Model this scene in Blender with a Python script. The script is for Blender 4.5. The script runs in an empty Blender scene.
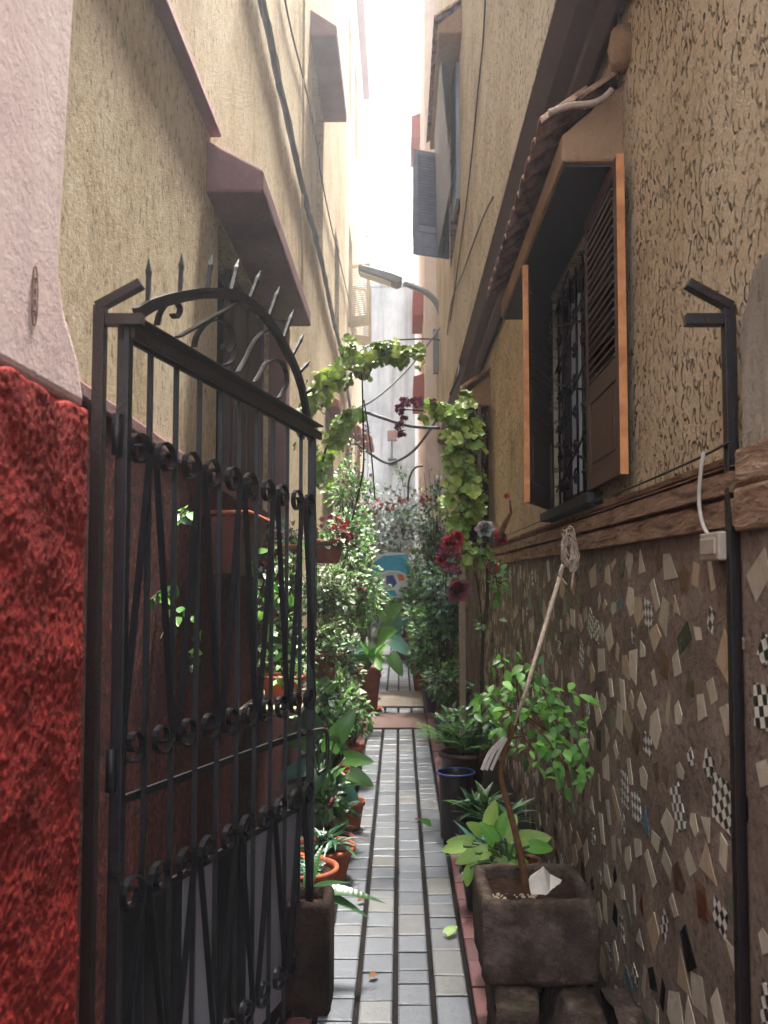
import bpy, math, random
from mathutils import Vector, Matrix, noise as mnoise
R = math.radians
rnd = random.Random(7)
SC = bpy.context.scene
COL = SC.collection
E, F, CX, CY = 1.65, 830.0, 400.0, 535.6
PITCH = math.atan(44.4/830)
cp, sp = math.cos(PITCH), math.sin(PITCH)

def ray(px, py):
    x = (px-CX)/F; y = -(py-CY)/F
    return Vector((x, cp-y*sp, sp+y*cp))
def P(px, py, Y):
    d = ray(px, py); return Vector((0, 0, E))+d*(Y/d.y)
def W(px, py, X):
    d = ray(px, py); return Vector((0, 0, E))+d*(X/d.x)
def gz(Y): return 0.03*Y
def G(px, py):
    d = ray(px, py); t = (0-E)/(d.z-0.03*d.y); return Vector((0, 0, E))+d*t

# ------------------------------------------------------------------ materials
def s2l(c): return tuple((v/12.92 if v <= .04045 else ((v+.055)/1.055)**2.4) for v in c)
def rgb(h): return s2l(tuple(int(h[i:i+2], 16)/255 for i in (0, 2, 4)))+(1,)
class NT:
    def __init__(s, name):
        s.m = bpy.data.materials.new(name); s.m.use_nodes = True
        s.t = s.m.node_tree; s.n = s.t.nodes; s.l = s.t.links
        s.b = s.n['Principled BSDF']; s.out = s.n['Material Output']
        s._c = None; s.b.inputs['Specular IOR Level'].default_value = .5
    def node(s, t, **k):
        n = s.n.new(t)
        for a, v in k.items(): setattr(n, a, v)
        return n
    def link(s, a, b): s.l.new(a, b)
    def co(s, scale=(1, 1, 1), rot=(0, 0, 0), kind='Object', loc=(0, 0, 0)):
        if s._c is None: s._c = s.node('ShaderNodeTexCoord')
        m = s.node('ShaderNodeMapping'); m.inputs['Scale'].default_value = scale; m.inputs['Rotation'].default_value = rot
        m.inputs['Location'].default_value = loc
        s.link(s._c.outputs[kind], m.inputs['Vector']); return m.outputs[0]
    def noise(s, vec, scale=5, detail=4, rough=.55, dist=0):
        n = s.node('ShaderNodeTexNoise'); n.inputs['Scale'].default_value = scale; n.inputs['Detail'].default_value = detail
        n.inputs['Roughness'].default_value = rough; n.inputs['Distortion'].default_value = dist
        s.link(vec, n.inputs['Vector']); return n.outputs['Fac']
    def ramp(s, fac, stops, interp='LINEAR'):
        r = s.node('ShaderNodeValToRGB'); cr = r.color_ramp; cr.interpolation = interp
        while len(cr.elements) < len(stops): cr.elements.new(.5)
        for e, (p, c) in zip(cr.elements, stops):
            e.position = p; e.color = c if len(c) == 4 else tuple(c)+(1,)
        s.link(fac, r.inputs[0]); return r.outputs[0]
    def framp(s, fac, a, b, lo=0, hi=1):
        n = s.node('ShaderNodeMapRange'); n.inputs[1].default_value = a; n.inputs[2].default_value = b
        n.inputs[3].default_value = lo; n.inputs[4].default_value = hi; s.link(fac, n.inputs[0]); return n.outputs[0]
    def mix(s, fac, a, b, mode='MIX'):
        n = s.node('ShaderNodeMix', data_type='RGBA', blend_type=mode)
        for i, v in ((0, fac), (6, a), (7, b)):
            if hasattr(v, 'links') or isinstance(v, bpy.types.NodeSocket): s.link(v, n.inputs[i])
            else: n.inputs[i].default_value = v
        return n.outputs[2]
    def math(s, op, a, b=0.0):
        n = s.node('ShaderNodeMath', operation=op)
        for i, v in ((0, a), (1, b)):
            if isinstance(v, bpy.types.NodeSocket): s.link(v, n.inputs[i])
            else: n.inputs[i].default_value = v
        return n.outputs[0]
    def color(s, c):
        if isinstance(c, bpy.types.NodeSocket): s.link(c, s.b.inputs['Base Color'])
        else: s.b.inputs['Base Color'].default_value = c
    def rough(s, r):
        if isinstance(r, bpy.types.NodeSocket): s.link(r, s.b.inputs['Roughness'])
        else: s.b.inputs['Roughness'].default_value = r
    def bump(s, h, dist=.01, strength=1.0):
        n = s.node('ShaderNodeBump'); n.inputs['Distance'].default_value = dist; n.inputs['Strength'].default_value = strength
        s.link(h, n.inputs['Height'])
        if s.b.inputs['Normal'].links: s.link(s.b.inputs['Normal'].links[0].from_socket, n.inputs['Normal'])
        s.link(n.outputs[0], s.b.inputs['Normal'])
M = {}
def simple(name, col, rough=.6, metal=0, var=.25, scale=12, bump=.002, bscale=60, dark=None):
    t = NT(name); c = rgb(col)
    d = rgb(dark) if dark else tuple(v*(1-var) for v in c[:3])+(1,)
    v = t.co()
    n = t.noise(v, scale, 5, .6)
    t.color(t.ramp(n, [(.3, d), (.65, c)]))
    t.rough(rough); t.b.inputs['Metallic'].default_value = metal
    if bump: t.bump(t.noise(v, bscale, 4, .6), bump)
    M[name] = t.m; return t
def plaster(name, base, dark, light, bscale=55, bdist=.012, speck=.5, streak=.35):
    t = NT(name); v = t.co()
    big = t.noise(v, 1.7, 5, .6); fine = t.noise(v, 38, 5, .7)
    c = t.ramp(big, [(.25, rgb(dark)), (.5, rgb(base)), (.8, rgb(light))])
    st = t.noise(t.co((6, 6, .5)), 2.0, 4, .6)
    c = t.mix(t.framp(st, .52, .8, 0, streak), c, rgb(dark), 'MIX')
    sp_ = t.noise(t.co((1, 1, .6)), 42, 4, .7, .4)
    c = t.mix(t.framp(sp_, .54, .68, 0, speck), c, tuple(x*.42 for x in rgb(dark)[:3])+(1,))  # shade in the plaster's pits, put into the colour
    c = t.mix(t.framp(sp_, .45, .34, 0, speck*.6), c, tuple(min(1, x*1.25) for x in rgb(light)[:3])+(1,))  # highlights on the plaster's grain, put into the colour
    t.color(c); t.rough(.92)
    h = t.noise(v, bscale, 6, .75)
    t.bump(h, bdist); t.bump(t.noise(v, 4, 3), .02, .6)
    M[name] = t.m; return t
plaster('yellow_plaster', 'e0cba8', 'b89e7a', 'f0e1c8', 60, .035, .75)
plaster('pale_plaster', 'cdbf9f', 'b4a482', 'dacfb5', 50, .012, .3)
plaster('cream_plaster', 'd8cdb8', 'c4b69c', 'e2dac9', 30, .01, .15)
plaster('pink_white_plaster', 'd9cbc4', 'bfaaa4', 'e4dad5', 30, .01, .15)
plaster('pink_plaster', 'd2bab6', 'b3989a', 'dfcdc9', 45, .012, .12, .5)
plaster('grey_plaster', '9b8f80', '6d6255', 'b3a897', 40, .02, .4, .5)
plaster('mauve_trim', '7d6062', '62474c', '937473', 45, .006, .15)
plaster('tan_trim', '93775a', '6d5440', 'a98d6e', 45, .008, .3)
plaster('brown_trim', '6a4a3c', '4c3329', '7f5d4c', 45, .006, .25)
# red dado: coarse thrown render
for nm_ in ():
    pass
t = NT('red_render'); v = t.co()
vo = t.node('ShaderNodeTexVoronoi'); vo.inputs['Scale'].default_value = 48; t.link(t.mix(.12, v, t.node('ShaderNodeTexNoise').outputs['Color'] if False else v), vo.inputs['Vector'])
n1 = t.noise(v, 60, 5, .75, .2); n2 = t.noise(v, 2.2, 5, .65)
c = t.ramp(n2, [(.25, rgb('5a0f0c')), (.5, rgb('7e1a15')), (.75, rgb('942820'))])
c = t.mix(t.framp(n1, .34, .48, .6, 0), c, rgb('340a08'))
c = t.mix(t.framp(n1, .66, .78, 0, .3), c, rgb('a84a40'))
wf = t.noise(v, 9, 5, .75)
c = t.mix(t.framp(wf, .72, .74, 0, .7), c, rgb('b09088'))
dr = t.noise(t.co((7, 7, .6)), 2.5, 4, .6); c = t.mix(t.framp(dr, .55, .75, 0, .5), c, rgb('3a0d0b'))
t.color(c); t.rough(.8); t.bump(t.noise(v, 130, 4, .7), .010); t.bump(n1, .006); t.bump(vo.outputs['Distance'], .004); t.bump(t.noise(v, 9, 3), .012, .6); M['red_render'] = t.m
t = NT('shaded_red_render'); v = t.co(); n1 = t.noise(t.co((1, 1, .8)), 46, 6, .75)
c = t.ramp(n1, [(.36, rgb('180605')), (.5, rgb('4c1613')), (.6, rgb('6e2a24')), (.7, rgb('a06a60'))])  # wall's red with the gate's shade and pink highlights put into the colour
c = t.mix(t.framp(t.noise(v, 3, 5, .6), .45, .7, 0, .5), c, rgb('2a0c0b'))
t.color(c); t.rough(.9); t.bump(n1, .04); M['shaded_red_render'] = t.m
# right wall: wormy combed render
def worm(name, base, dark, light, groove, S=24.0):
    t = NT(name); v2 = t.co()
    sx = t.node('ShaderNodeSeparateXYZ'); t.link(v2, sx.inputs[0])
    wob = t.node('ShaderNodeTexNoise'); wob.inputs['Scale'].default_value = 22; wob.inputs['Detail'].default_value = 2; t.link(v2, wob.inputs['Vector'])
    ws_ = t.node('ShaderNodeSeparateXYZ'); t.link(wob.outputs['Color'], ws_.inputs[0])
    def comma(S, off):
        yy = t.math('ADD', t.math('ADD', sx.outputs[1], off), t.math('MULTIPLY', ws_.outputs[0], .022)); z = t.math('MULTIPLY', t.math('ADD', sx.outputs[2], t.math('MULTIPLY', ws_.outputs[1], .03)), .62)
        cb = t.node('ShaderNodeCombineXYZ'); t.link(yy, cb.inputs[0]); t.link(z, cb.inputs[1])
        vo = t.node('ShaderNodeTexVoronoi', voronoi_dimensions='2D'); vo.inputs['Scale'].default_value = S; t.link(cb.outputs[0], vo.inputs['Vector'])
        df = t.node('ShaderNodeVectorMath', operation='SUBTRACT'); t.link(cb.outputs[0], df.inputs[0]); t.link(vo.outputs['Position'], df.inputs[1])
        ln = t.node('ShaderNodeVectorMath', operation='LENGTH'); t.link(df.outputs[0], ln.inputs[0])
        L = t.math('MULTIPLY', ln.outputs['Value'], S)
        cs = t.node('ShaderNodeSeparateXYZ'); t.link(vo.outputs['Color'], cs.inputs[0])
        ang = t.math('MULTIPLY', t.math('SUBTRACT', cs.outputs[0], .5), 3.4)
        nr = t.node('ShaderNodeVectorMath', operation='NORMALIZE'); t.link(df.outputs[0], nr.inputs[0])
        dv = t.node('ShaderNodeCombineXYZ'); t.link(t.math('COSINE', ang), dv.inputs[0]); t.link(t.math('SINE', ang), dv.inputs[1])
        dt = t.node('ShaderNodeVectorMath', operation='DOT_PRODUCT'); t.link(nr.outputs[0], dt.inputs[0]); t.link(dv.outputs[0], dt.inputs[1])
        m = t.framp(dt.outputs['Value'], .0, .5, 0, 1)
        rr_ = t.math('ADD', t.math('MULTIPLY', cs.outputs[1], .2), .22)
        ring = t.framp(t.math('ABSOLUTE', t.math('SUBTRACT', L, rr_)), .035, .10, 1, 0)
        pres = t.math('MULTIPLY', t.framp(cs.outputs[2], .12, .2, 0, 1), t.framp(t.noise(v2, 5, 3, .6), .38, .58, .25, 1))
        return t.math('MULTIPLY', t.math('MULTIPLY', m, ring), pres)
    g = t.math('MAXIMUM', comma(S, 0), comma(S*.83, 3.7))
    c = t.ramp(t.noise(v2, 1.6, 5, .6), [(.25, rgb(dark)), (.5, rgb(base)), (.8, rgb(light))])
    c = t.mix(t.framp(t.noise(t.co((5, 5, .5)), 2.2, 4, .6), .5, .8, 0, .4), c, rgb(dark))
    c = t.mix(t.framp(t.noise(v2, 60, 4, .7), .5, .72, 0, .5), c, rgb(dark))
    c = t.mix(t.math('MULTIPLY', g, .68), c, rgb(groove))
    t.color(c); t.rough(.9)
    h = t.math('SUBTRACT', t.math('MULTIPLY', t.noise(v2, 70, 5, .7), .45), g)
    t.bump(h, .04); t.bump(t.noise(v2, 9, 4, .6), .03, .7)
    M[name] = t.m
worm('worm_render', 'cdb798', 'a48c6f', 'e0cdae', '2e2016', 27)
worm('upper_render', 'c3b59b', 'a09078', 'd6cab2', '4a3b30', 26)
# ledge: rough-hewn concrete combed lengthwise
t = NT('hewn_ledge'); v = t.co((1, .18, 1)); n1 = t.noise(v, 26, 6, .7, .8); n2 = t.noise(t.co((1, .35, 1)), 9, 5, .7)
c = t.ramp(n1, [(.3, rgb('553d30')), (.48, rgb('947760')), (.7, rgb('b89e84'))])
c = t.mix(t.framp(n2, .55, .7, 0, .5), c, rgb('5c4030'))
t.color(c); t.rough(.85); t.bump(n1, .035); t.bump(n2, .03); M['hewn_ledge'] = t.m
# mortar
t = NT('mortar'); v = t.co(); n1 = t.noise(v, 40, 6, .7); n2 = t.noise(v, 3, 5, .6)
c = t.ramp(n2, [(.25, rgb('5e5149')), (.55, rgb('877668')), (.8, rgb('a29384'))])
c = t.mix(t.framp(n1, .35, .5, .5, 0), c, rgb('2c201a'))
t.color(c); t.rough(.8); t.bump(n1, .02); t.bump(t.noise(v, 9, 4), .035, .8); M['mortar'] = t.m
def tilemat(name, col, rough=.35, var=.3):
    t = NT(name); c = rgb(col)
    g = t.node('ShaderNodeNewGeometry')
    base = t.ramp(g.outputs['Random Per Island'], [(0, tuple(x*(1-var) for x in c[:3])+(1,)), (1, c)])
    dirt = t.framp(t.noise(t.co(), 25, 5, .7), .5, .72, 0, .4)
    t.color(t.mix(dirt, base, rgb('4a382c'))); t.rough(rough); t.bump(t.noise(t.co(), 40, 3), .003); M[name] = t.m
tilemat('tile_cream', 'cbbfa8', .4, .38); tilemat('tile_beige', 'b7a284', .45); tilemat('tile_black', '1a1e1e', .2)
tilemat('tile_brown', '5e3a22', .25, .5); tilemat('tile_blue', '4f6f7c', .25, .4); tilemat('tile_sage', '6f7a62', .35, .4)
t = NT('tile_checker'); ck = t.node('ShaderNodeTexChecker'); ck.inputs['Scale'].default_value = 42
ck.inputs['Color1'].default_value = rgb('d8d2c6'); ck.inputs['Color2'].default_value = rgb('14151a')
g = t.node('ShaderNodeNewGeometry')
vr = t.node('ShaderNodeVectorRotate', rotation_type='X_AXIS'); t.link(t.co(), vr.inputs['Vector'])
an = t.math('MULTIPLY', g.outputs['Random Per Island'], 3.0); t.link(an, vr.inputs['Angle'])
t.link(vr.outputs[0], ck.inputs['Vector'])
t.color(t.mix(t.framp(t.noise(t.co(), 30, 4, .7), .5, .75, 0, .5), ck.outputs['Color'], rgb('5a463a'))); t.rough(.3); M['tile_checker'] = t.m
# pavers
t = NT('paver'); g = t.node('ShaderNodeNewGeometry'); v = t.co()
c = t.ramp(g.outputs['Random Per Island'], [(0, rgb('46494f')), (.35, rgb('53575d')), (.7, rgb('5e6268')), (.86, rgb('5d5e60')), (1, rgb('65655f'))])
c = t.mix(t.framp(t.noise(v, 5, 6, .7), .45, .7, 0, .45), c, rgb('5c5d60'))
c = t.mix(t.framp(t.noise(v, 90, 3, .7), .55, .75, 0, .4), c, rgb('4e4e50'))
t.color(c); t.rough(t.framp(t.noise(v, 3, 5, .6), .35, .65, .32, .6)); t.bump(t.noise(v, 120, 4, .7), .002); t.bump(t.noise(v, 14, 3), .004); M['paver'] = t.m
t = NT('red_brick'); g = t.node('ShaderNodeNewGeometry'); v = t.co()
c = t.ramp(g.outputs['Random Per Island'], [(0, rgb('4d2a2a')), (.5, rgb('64393a')), (1, rgb('734b48'))])
c = t.mix(t.framp(t.noise(v, 8, 6, .7), .45, .7, 0, .6), c, rgb('54383a'))
t.color(c); t.rough(.55); t.bump(t.noise(v, 90, 4, .7), .003); M['red_brick'] = t.m
simple('grout_soil', '211d1c', .95, 0, .4, 14, .01, 80)
simple('slab_beige', '75695a', .7, 0, .3, 6, .004); simple('slab_red', '5f453c', .7, 0, .35, 7, .004)
simple('black_iron', '1e1e23', .4, .3, .35, 30, .0015, 160, dark='100f12')
t = simple('rust_iron', '1f1c1e', .42, .3, .3, 30, .002, 120, dark='2b1a15')
simple('cable', '1b1c20', .5); simple('grey_metal', '7d858c', .45, .4, .15)
simple('lamp_head', '6d757c', .5, .2, .15); simple('lamp_glass', 'c8c8bd', .25, 0, .05)
simple('shutter_brown', '472c22', .6, 0, .3, 18, .002, 120); simple('shutter_edge', 'cf8f55', .55, 0, .35, 16, .002, 90, dark='9f5f30')
simple('shutter_blue', '858ca0', .55, 0, .2); simple('shutter_cream', 'd6cbb4', .6, 0, .12)
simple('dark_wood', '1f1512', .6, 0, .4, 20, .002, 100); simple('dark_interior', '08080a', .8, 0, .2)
simple('purple_wood', '4a3032', .6, 0, .3, 14, .002, 100)
simple('curtain', 'dbe8ec', .85, 0, .15, 6, .001); simple('rooftile', 'a88570', .75, 0, .45, 18, .004, 60, dark='4d382f')
simple('terracotta', 'a2583d', .75, 0, .35, 12, .003, 70, dark='6e3a2b'); simple('brown_pot', '50352a', .4, 0, .35, 12, .002)
simple('dark_pot', '241c1a', .45, 0, .4); simple('purple_pot', '48335f', .4, 0, .3); simple('rust_tin', '6a3026', .6, .1, .45, 9, .004, 60, dark='3a1d18')
simple('orange_pot', 'b5562c', .6, 0, .3); simple('soil', '34231a', 1, 0, .5, 30, .02, 70); simple('blue_plastic', '1c3f80', .45)
simple('white_cloth', 'b7b0a6', .85, 0, .2, 10, .002, 90); simple('rope', 'b3a08e', .9, 0, .35, 60, .003, 200)
simple('bark', '6b4c33', .9, 0, .5, 30, .008, 60); simple('twig', '40392a', .9, 0, .4, 30, .003, 80); simple('green_stem', '4a6230', .6, 0, .3)
simple('weathered_wood', 'a08e78', .8, 0, .4, 10, .003, 60); simple('grey_box', 'a89c8b', .6, 0, .2)
simple('red_hood', 'a5635a', .8, 0, .2); simple('copper_lamp', '7d5548', .6, .2, .3)
simple('grey_sheet', '1f1e20', .5, .2, .35, 6, .003, 30); simple('light_sheet', '8a868c', .5, 0, .2, 6, .002, 30)
simple('paint_teal', '12a0d0', .4, 0, .3); simple('paint_navy', '12309a', .4, 0, .3); simple('paint_orange', 'ee6426', .4, 0, .2); simple('paint_white', 'd9dde0', .4, 0, .1)
# stone
t = NT('trough_stone'); v = t.co(); n1 = t.noise(v, 9, 6, .7); n2 = t.noise(v, 60, 5, .7)
c = t.ramp(n1, [(.25, rgb('251d19')), (.5, rgb('463a32')), (.72, rgb('6f6157'))])
c = t.mix(t.framp(t.noise(v, 5, 5, .6), .5, .7, 0, .7), c, rgb('43352e'))
c = t.mix(t.framp(t.noise(v, 14, 7, .8), .58, .70, 0, .6), c, rgb('8d8478')); c = t.mix(t.framp(t.noise(v, 6.5, 5, .7), .62, .7, 0, .5), c, rgb('3f4a2c'))
t.color(c); t.rough(.88); t.bump(n2, .008); t.bump(n1, .03, .8); M['trough_stone'] = t.m
simple('dark_stone', '2c201b', .9, 0, .5, 9, .01, 50, dark='120d0b')
# stained far wall
t = NT('stained_wall'); v = t.co((1, 1, .5)); n1 = t.noise(v, .9, 7, .7); n2 = t.noise(t.co((3, 3, .25)), 1.2, 5, .6)
c = t.ramp(n1, [(.3, rgb('7c8082')), (.5, rgb('a9aaa8')), (.72, rgb('cbcbc6'))])
c = t.mix(t.framp(n2, .48, .66, 0, .7), c, rgb('75685a'))
t.color(c); t.rough(.9); t.bump(t.noise(v, 12, 4), .01); M['stained_wall'] = t.m
for k_, m_ in M.items():      # chalky masonry, wood and soil barely reflect
    b_ = m_.node_tree.nodes['Principled BSDF']
    if b_.inputs['Roughness'].links or b_.inputs['Roughness'].default_value >= .72: b_.inputs['Specular IOR Level'].default_value = {'paver': .5, 'red_render': .14}.get(k_, .12)
# foliage
def leafmat(name, a, b, c3, rough=.42, trans=.3, varieg=None):
    t = NT(name); g = t.node('ShaderNodeNewGeometry'); v = t.co()
    c = t.ramp(g.outputs['Random Per Island'], [(0, rgb(a)), (.5, rgb(b)), (1, rgb(c3))])
    uv = t.node('ShaderNodeUVMap'); sx = t.node('ShaderNodeSeparateXYZ'); t.link(uv.outputs[0], sx.inputs[0])
    au = t.math('ABSOLUTE', t.math('SUBTRACT', sx.outputs[0], .5))
    if varieg:
        nn = t.noise(v, 60, 2, .5)
        f = t.framp(t.math('ADD', au, t.math('MULTIPLY', nn, .4)), .40, .48, 0, 1)
        c = t.mix(f, c, rgb(varieg))
    else:
        rib = t.framp(au, 0, .05, .45, 0)
        c = t.mix(rib, c, rgb(c3), 'MIX')
        c = t.mix(t.framp(t.noise(v, 50, 3, .6), .45, .75, 0, .25), c, rgb(a))
    t.color(c); t.rough(rough)
    wv = t.node('ShaderNodeTexWave', wave_type='BANDS', bands_direction='Y'); wv.inputs['Scale'].default_value = 5
    t.link(uv.outputs[0], wv.inputs[0]); t.bump(wv.outputs['Fac'], .0004)
    tr = t.node('ShaderNodeBsdfTranslucent'); mx = t.node('ShaderNodeMixShader'); mx.inputs[0].default_value = trans
    t.link(c, tr.inputs[0]); t.link(t.b.outputs[0], mx.inputs[1]); t.link(tr.outputs[0], mx.inputs[2]); t.link(mx.outputs[0], t.out.inputs[0])
    M[name] = t.m
leafmat('leaf_dark', '16311d', '27492a', '406836', .3)
leafmat('leaf_mid', '2c5226', '477433', '6c9a48', .3)
leafmat('leaf_bright', '3f7a2c', '5f9c3c', '8abb55', .4, .35)
leafmat('leaf_lime', '658f38', '86aa50', 'abc673', .42, .35)
leafmat('leaf_garland', '4f6c20', '829a38', 'adbb58', .45, .3)
leafmat('leaf_garland_dark', '3f5a22', '6c8539', '9aad58', .45, .3)
leafmat('leaf_varieg', '2c4e2b', '42683a', '5f8448', .38, .25, 'b2b98c')
leafmat('leaf_blue', '2c5548', '47776a', '6b9a88', .3, .2)
leafmat('leaf_silver', '5c6f62', '7d8f85', 'a2b0a8', .4, .25)
leafmat('leaf_strap', '1e4128', '386344', '628a64', .22, .2)
leafmat('petal_red', '6d0e1d', 'a3142a', 'c32f44', .5, .25)
leafmat('petal_wine', '421220', '6b2334', '8d4152', .5, .2)
leafmat('petal_dusty', '7c5f66', 'a08690', 'b8a4aa', .6, .2)
leafmat('petal_purple', '4b1f3b', '723452', '95566f', .5, .25)
leafmat('petal_pale', 'b4bec0', 'ced6d4', 'e6eae6', .5, .3)
leafmat('petal_orange', 'a8492a', 'c8643c', 'd98b61', .5, .3)

# ------------------------------------------------------------------ mesh helpers
class MB:
    def __init__(s): s.v = []; s.f = []; s.mi = []; s.uv = []; s.sm = []
    def add(s, vs, fs, mi=0, uvs=None, smooth=False):
        o = len(s.v); s.v += [tuple(q) for q in vs]
        for k, f in enumerate(fs):
            s.f.append([o+i for i in f]); s.mi.append(mi); s.sm.append(smooth)
            s.uv.append([uvs[i] for i in f] if uvs else [(0.5, .5)]*len(f))
        return s
    def box(s, a, b, mi=0):
        x0, x1 = sorted((a[0], b[0])); y0, y1 = sorted((a[1], b[1])); z0, z1 = sorted((a[2], b[2]))
        vs = [(x0,y0,z0),(x1,y0,z0),(x1,y1,z0),(x0,y1,z0),(x0,y0,z1),(x1,y0,z1),(x1,y1,z1),(x0,y1,z1)]
        return s.add(vs, [(0,3,2,1),(4,5,6,7),(0,1,5,4),(1,2,6,5),(2,3,7,6),(3,0,4,7)], mi)
    def obox(s, c, ax, ay, az, mi=0):   # centre + half axes
        c, ax, ay, az = map(Vector, (c, ax, ay, az))
        vs = [c+ax*i+ay*j+az*k for k in (-1, 1) for (i, j) in ((-1,-1),(1,-1),(1,1),(-1,1))]
        return s.add(vs, [(0,3,2,1),(4,5,6,7),(0,1,5,4),(1,2,6,5),(2,3,7,6),(3,0,4,7)], mi)
    def bar(s, a, b, w, h, mi=0, up=(0, 0, 1)):   # rectangular bar a->b
        a, b = Vector(a), Vector(b); d = b-a; L = d.length; d.normalize(); up = Vector(up)
        if abs(d.dot(up)) > .98: up = Vector((1, 0, 0))
        sd = d.cross(up).normalized(); u2 = sd.cross(d)
        return s.obox((a+b)/2, d*L/2, sd*w/2, u2*h/2, mi)
    def tube(s, pts, r, n=6, mi=0, cap=True, flat=None, ref=None, smooth=True):
        pts = [Vector(p) for p in pts]
        rs = r if isinstance(r, (list, tuple)) else [r]*len(pts)
        vs = []; N = len(pts); prev = None
        for i, p in enumerate(pts):
            t = (pts[min(i+1, N-1)]-pts[max(i-1, 0)])
            if t.length < 1e-9: t = Vector((0, 0, 1))
            t.normalize()
            if ref is not None: a = Vector(ref); a = (a-t*a.dot(t)).normalized()
            elif prev is None:
                a = Vector((0, 0, 1)) if abs(t.z) < .9 else Vector((1, 0, 0)); a = (a-t*a.dot(t)).normalized()
            else: a = (prev-t*prev.dot(t)).normalized()
            prev = a; b = t.cross(a)
            for k in range(n):
                th = 2*math.pi*(k+.5)/n
                if flat: q = a*(flat[0]*(1 if math.cos(th) > 0 else -1))+b*(flat[1]*(1 if math.sin(th) > 0 else -1))
                else: q = a*math.cos(th)*rs[i]+b*math.sin(th)*rs[i]
                vs.append(p+q)
        fs = [(i*n+k, i*n+(k+1) % n, (i+1)*n+(k+1) % n, (i+1)*n+k) for i in range(N-1) for k in range(n)]
        if cap: fs += [tuple(range(n-1, -1, -1)), tuple((N-1)*n+k for k in range(n))]
        return s.add(vs, fs, mi, smooth=smooth and not flat)
    def lathe(s, prof, c, n=24, mi=0, sx=1, sy=1, wob=0):
        vs = []
        for (r, z) in prof:
            for k in range(n):
                th = 2*math.pi*k/n; q = 1+wob*math.sin(3*th+z*9)
                vs.append((c[0]+r*sx*q*math.cos(th), c[1]+r*sy*q*math.sin(th), c[2]+z))
        fs = [(i*n+k, i*n+(k+1) % n, (i+1)*n+(k+1) % n, (i+1)*n+k) for i in range(len(prof)-1) for k in range(n)]
        return s.add(vs, fs, mi, smooth=True)
    def disc(s, c, r, n=24, mi=0, sx=1, sy=1, bumpy=0):
        vs = [Vector(c)+Vector((0, 0, bumpy))]+[Vector((c[0]+r*sx*math.cos(2*math.pi*k/n), c[1]+r*sy*math.sin(2*math.pi*k/n), c[2])) for k in range(n)]
        return s.add(vs, [(0, 1+k, 1+(k+1) % n) for k in range(n)], mi, smooth=True)
    def prism(s, poly, d, mi=0, edge=None):     # poly: 3D points, extruded by d
        poly = [Vector(p) for p in poly]; d = Vector(d); n = len(poly)
        vs = poly+[p+d for p in poly]
        s.add(vs, [tuple(range(n)), tuple(range(2*n-1, n-1, -1))], mi)
        o = len(s.v)-2*n
        for k in range(n):
            s.f.append([o+k, o+n+k, o+n+(k+1) % n, o+(k+1) % n]); s.mi.append(mi if edge is None else edge); s.sm.append(False); s.uv.append([(.5, .5)]*4)
        return s
    def leaf(s, p, d, nrm, L, Wd, mi=0, shape='ovate', fold=.25, droop=.25, seg=4):
        p = Vector(p); d = Vector(d).normalized(); nrm = Vector(nrm)
        sd = d.cross(nrm)
        if sd.length < 1e-4: sd = d.cross(Vector((.3, .9, .2)))
        sd.normalize(); nrm = sd.cross(d).normalized()
        prof = {'ovate': lambda t: math.sin(math.pi*t**.75)**.8 if 0 < t < 1 else 0,
                'lance': lambda t: (math.sin(math.pi*t**.6))**1 if 0 < t < 1 else 0,
                'heart': lambda t: max(0, (1-t)**.65*(t+.22)**.3*1.25) if t < 1 else 0,
                'strap': lambda t: min(1, t*6)*(1-t**3)**.8 if t < 1 else 0,
                'round': lambda t: math.sqrt(max(0, 1-(2*t-1)**2))}[shape]
        vs = []; uvs = []
        for i in range(seg+1):
            t = i/seg; w = prof(t)*Wd/2
            if i == 0 and shape == 'heart': w = Wd*.3
            if i == 0 and shape == 'round': w = Wd*.12
            c = p+d*(L*t)-nrm*(droop*L*t*t)
            bk = d*(-L*.12) if (shape == 'heart' and i == 0) else Vector((0, 0, 0))
            vs += [c-sd*w+nrm*(w*fold)+bk, c, c+sd*w+nrm*(w*fold)+bk]
            uvs += [(0.5-.5*(w/(Wd/2)), t), (.5, t), (.5+.5*(w/(Wd/2)), t)]
        fs = []
        for i in range(seg):
            a = i*3
            fs += [(a, a+1, a+4, a+3), (a+1, a+2, a+5, a+4)]
        return s.add(vs, fs, mi, uvs, smooth=True)
    def build(s, name, mats, parent=None, bevel=0, seg=2):
        if not isinstance(mats, (list, tuple)): mats = [mats]
        me = bpy.data.meshes.new(name)
        base = Vector((0, 0, 0)); q = parent
        while q is not None: base += q.location; q = q.parent
        me.from_pydata([(Vector(v)-base) for v in s.v], [], s.f)
        for m in mats: me.materials.append(M[m])
        me.polygons.foreach_set('material_index', s.mi)
        me.polygons.foreach_set('use_smooth', s.sm)
        ul = me.uv_layers.new(name='UVMap')
        flat = []
        for u in s.uv:
            for a in u: flat += [a[0], a[1]]
        ul.data.foreach_set('uv', flat)
        me.update()
        o = bpy.data.objects.new(name, me); COL.objects.link(o)
        if parent is not None: o.parent = parent
        if bevel:
            b = o.modifiers.new('bevel', 'BEVEL'); b.width = bevel; b.segments = seg; b.limit_method = 'ANGLE'; b.angle_limit = R(40)
        return o
def tag(o, label=None, cat=None, group=None, kind=None):
    if label: o['label'] = label
    if cat: o['category'] = cat
    if group: o['group'] = group
    if kind: o['kind'] = kind
    return o
def thing(name, label, cat, loc=(0, 0, 0), group=None):
    o = bpy.data.objects.new(name, None); o.empty_display_size = .1; COL.objects.link(o); o.location = loc
    return tag(o, label, cat, group)
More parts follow.
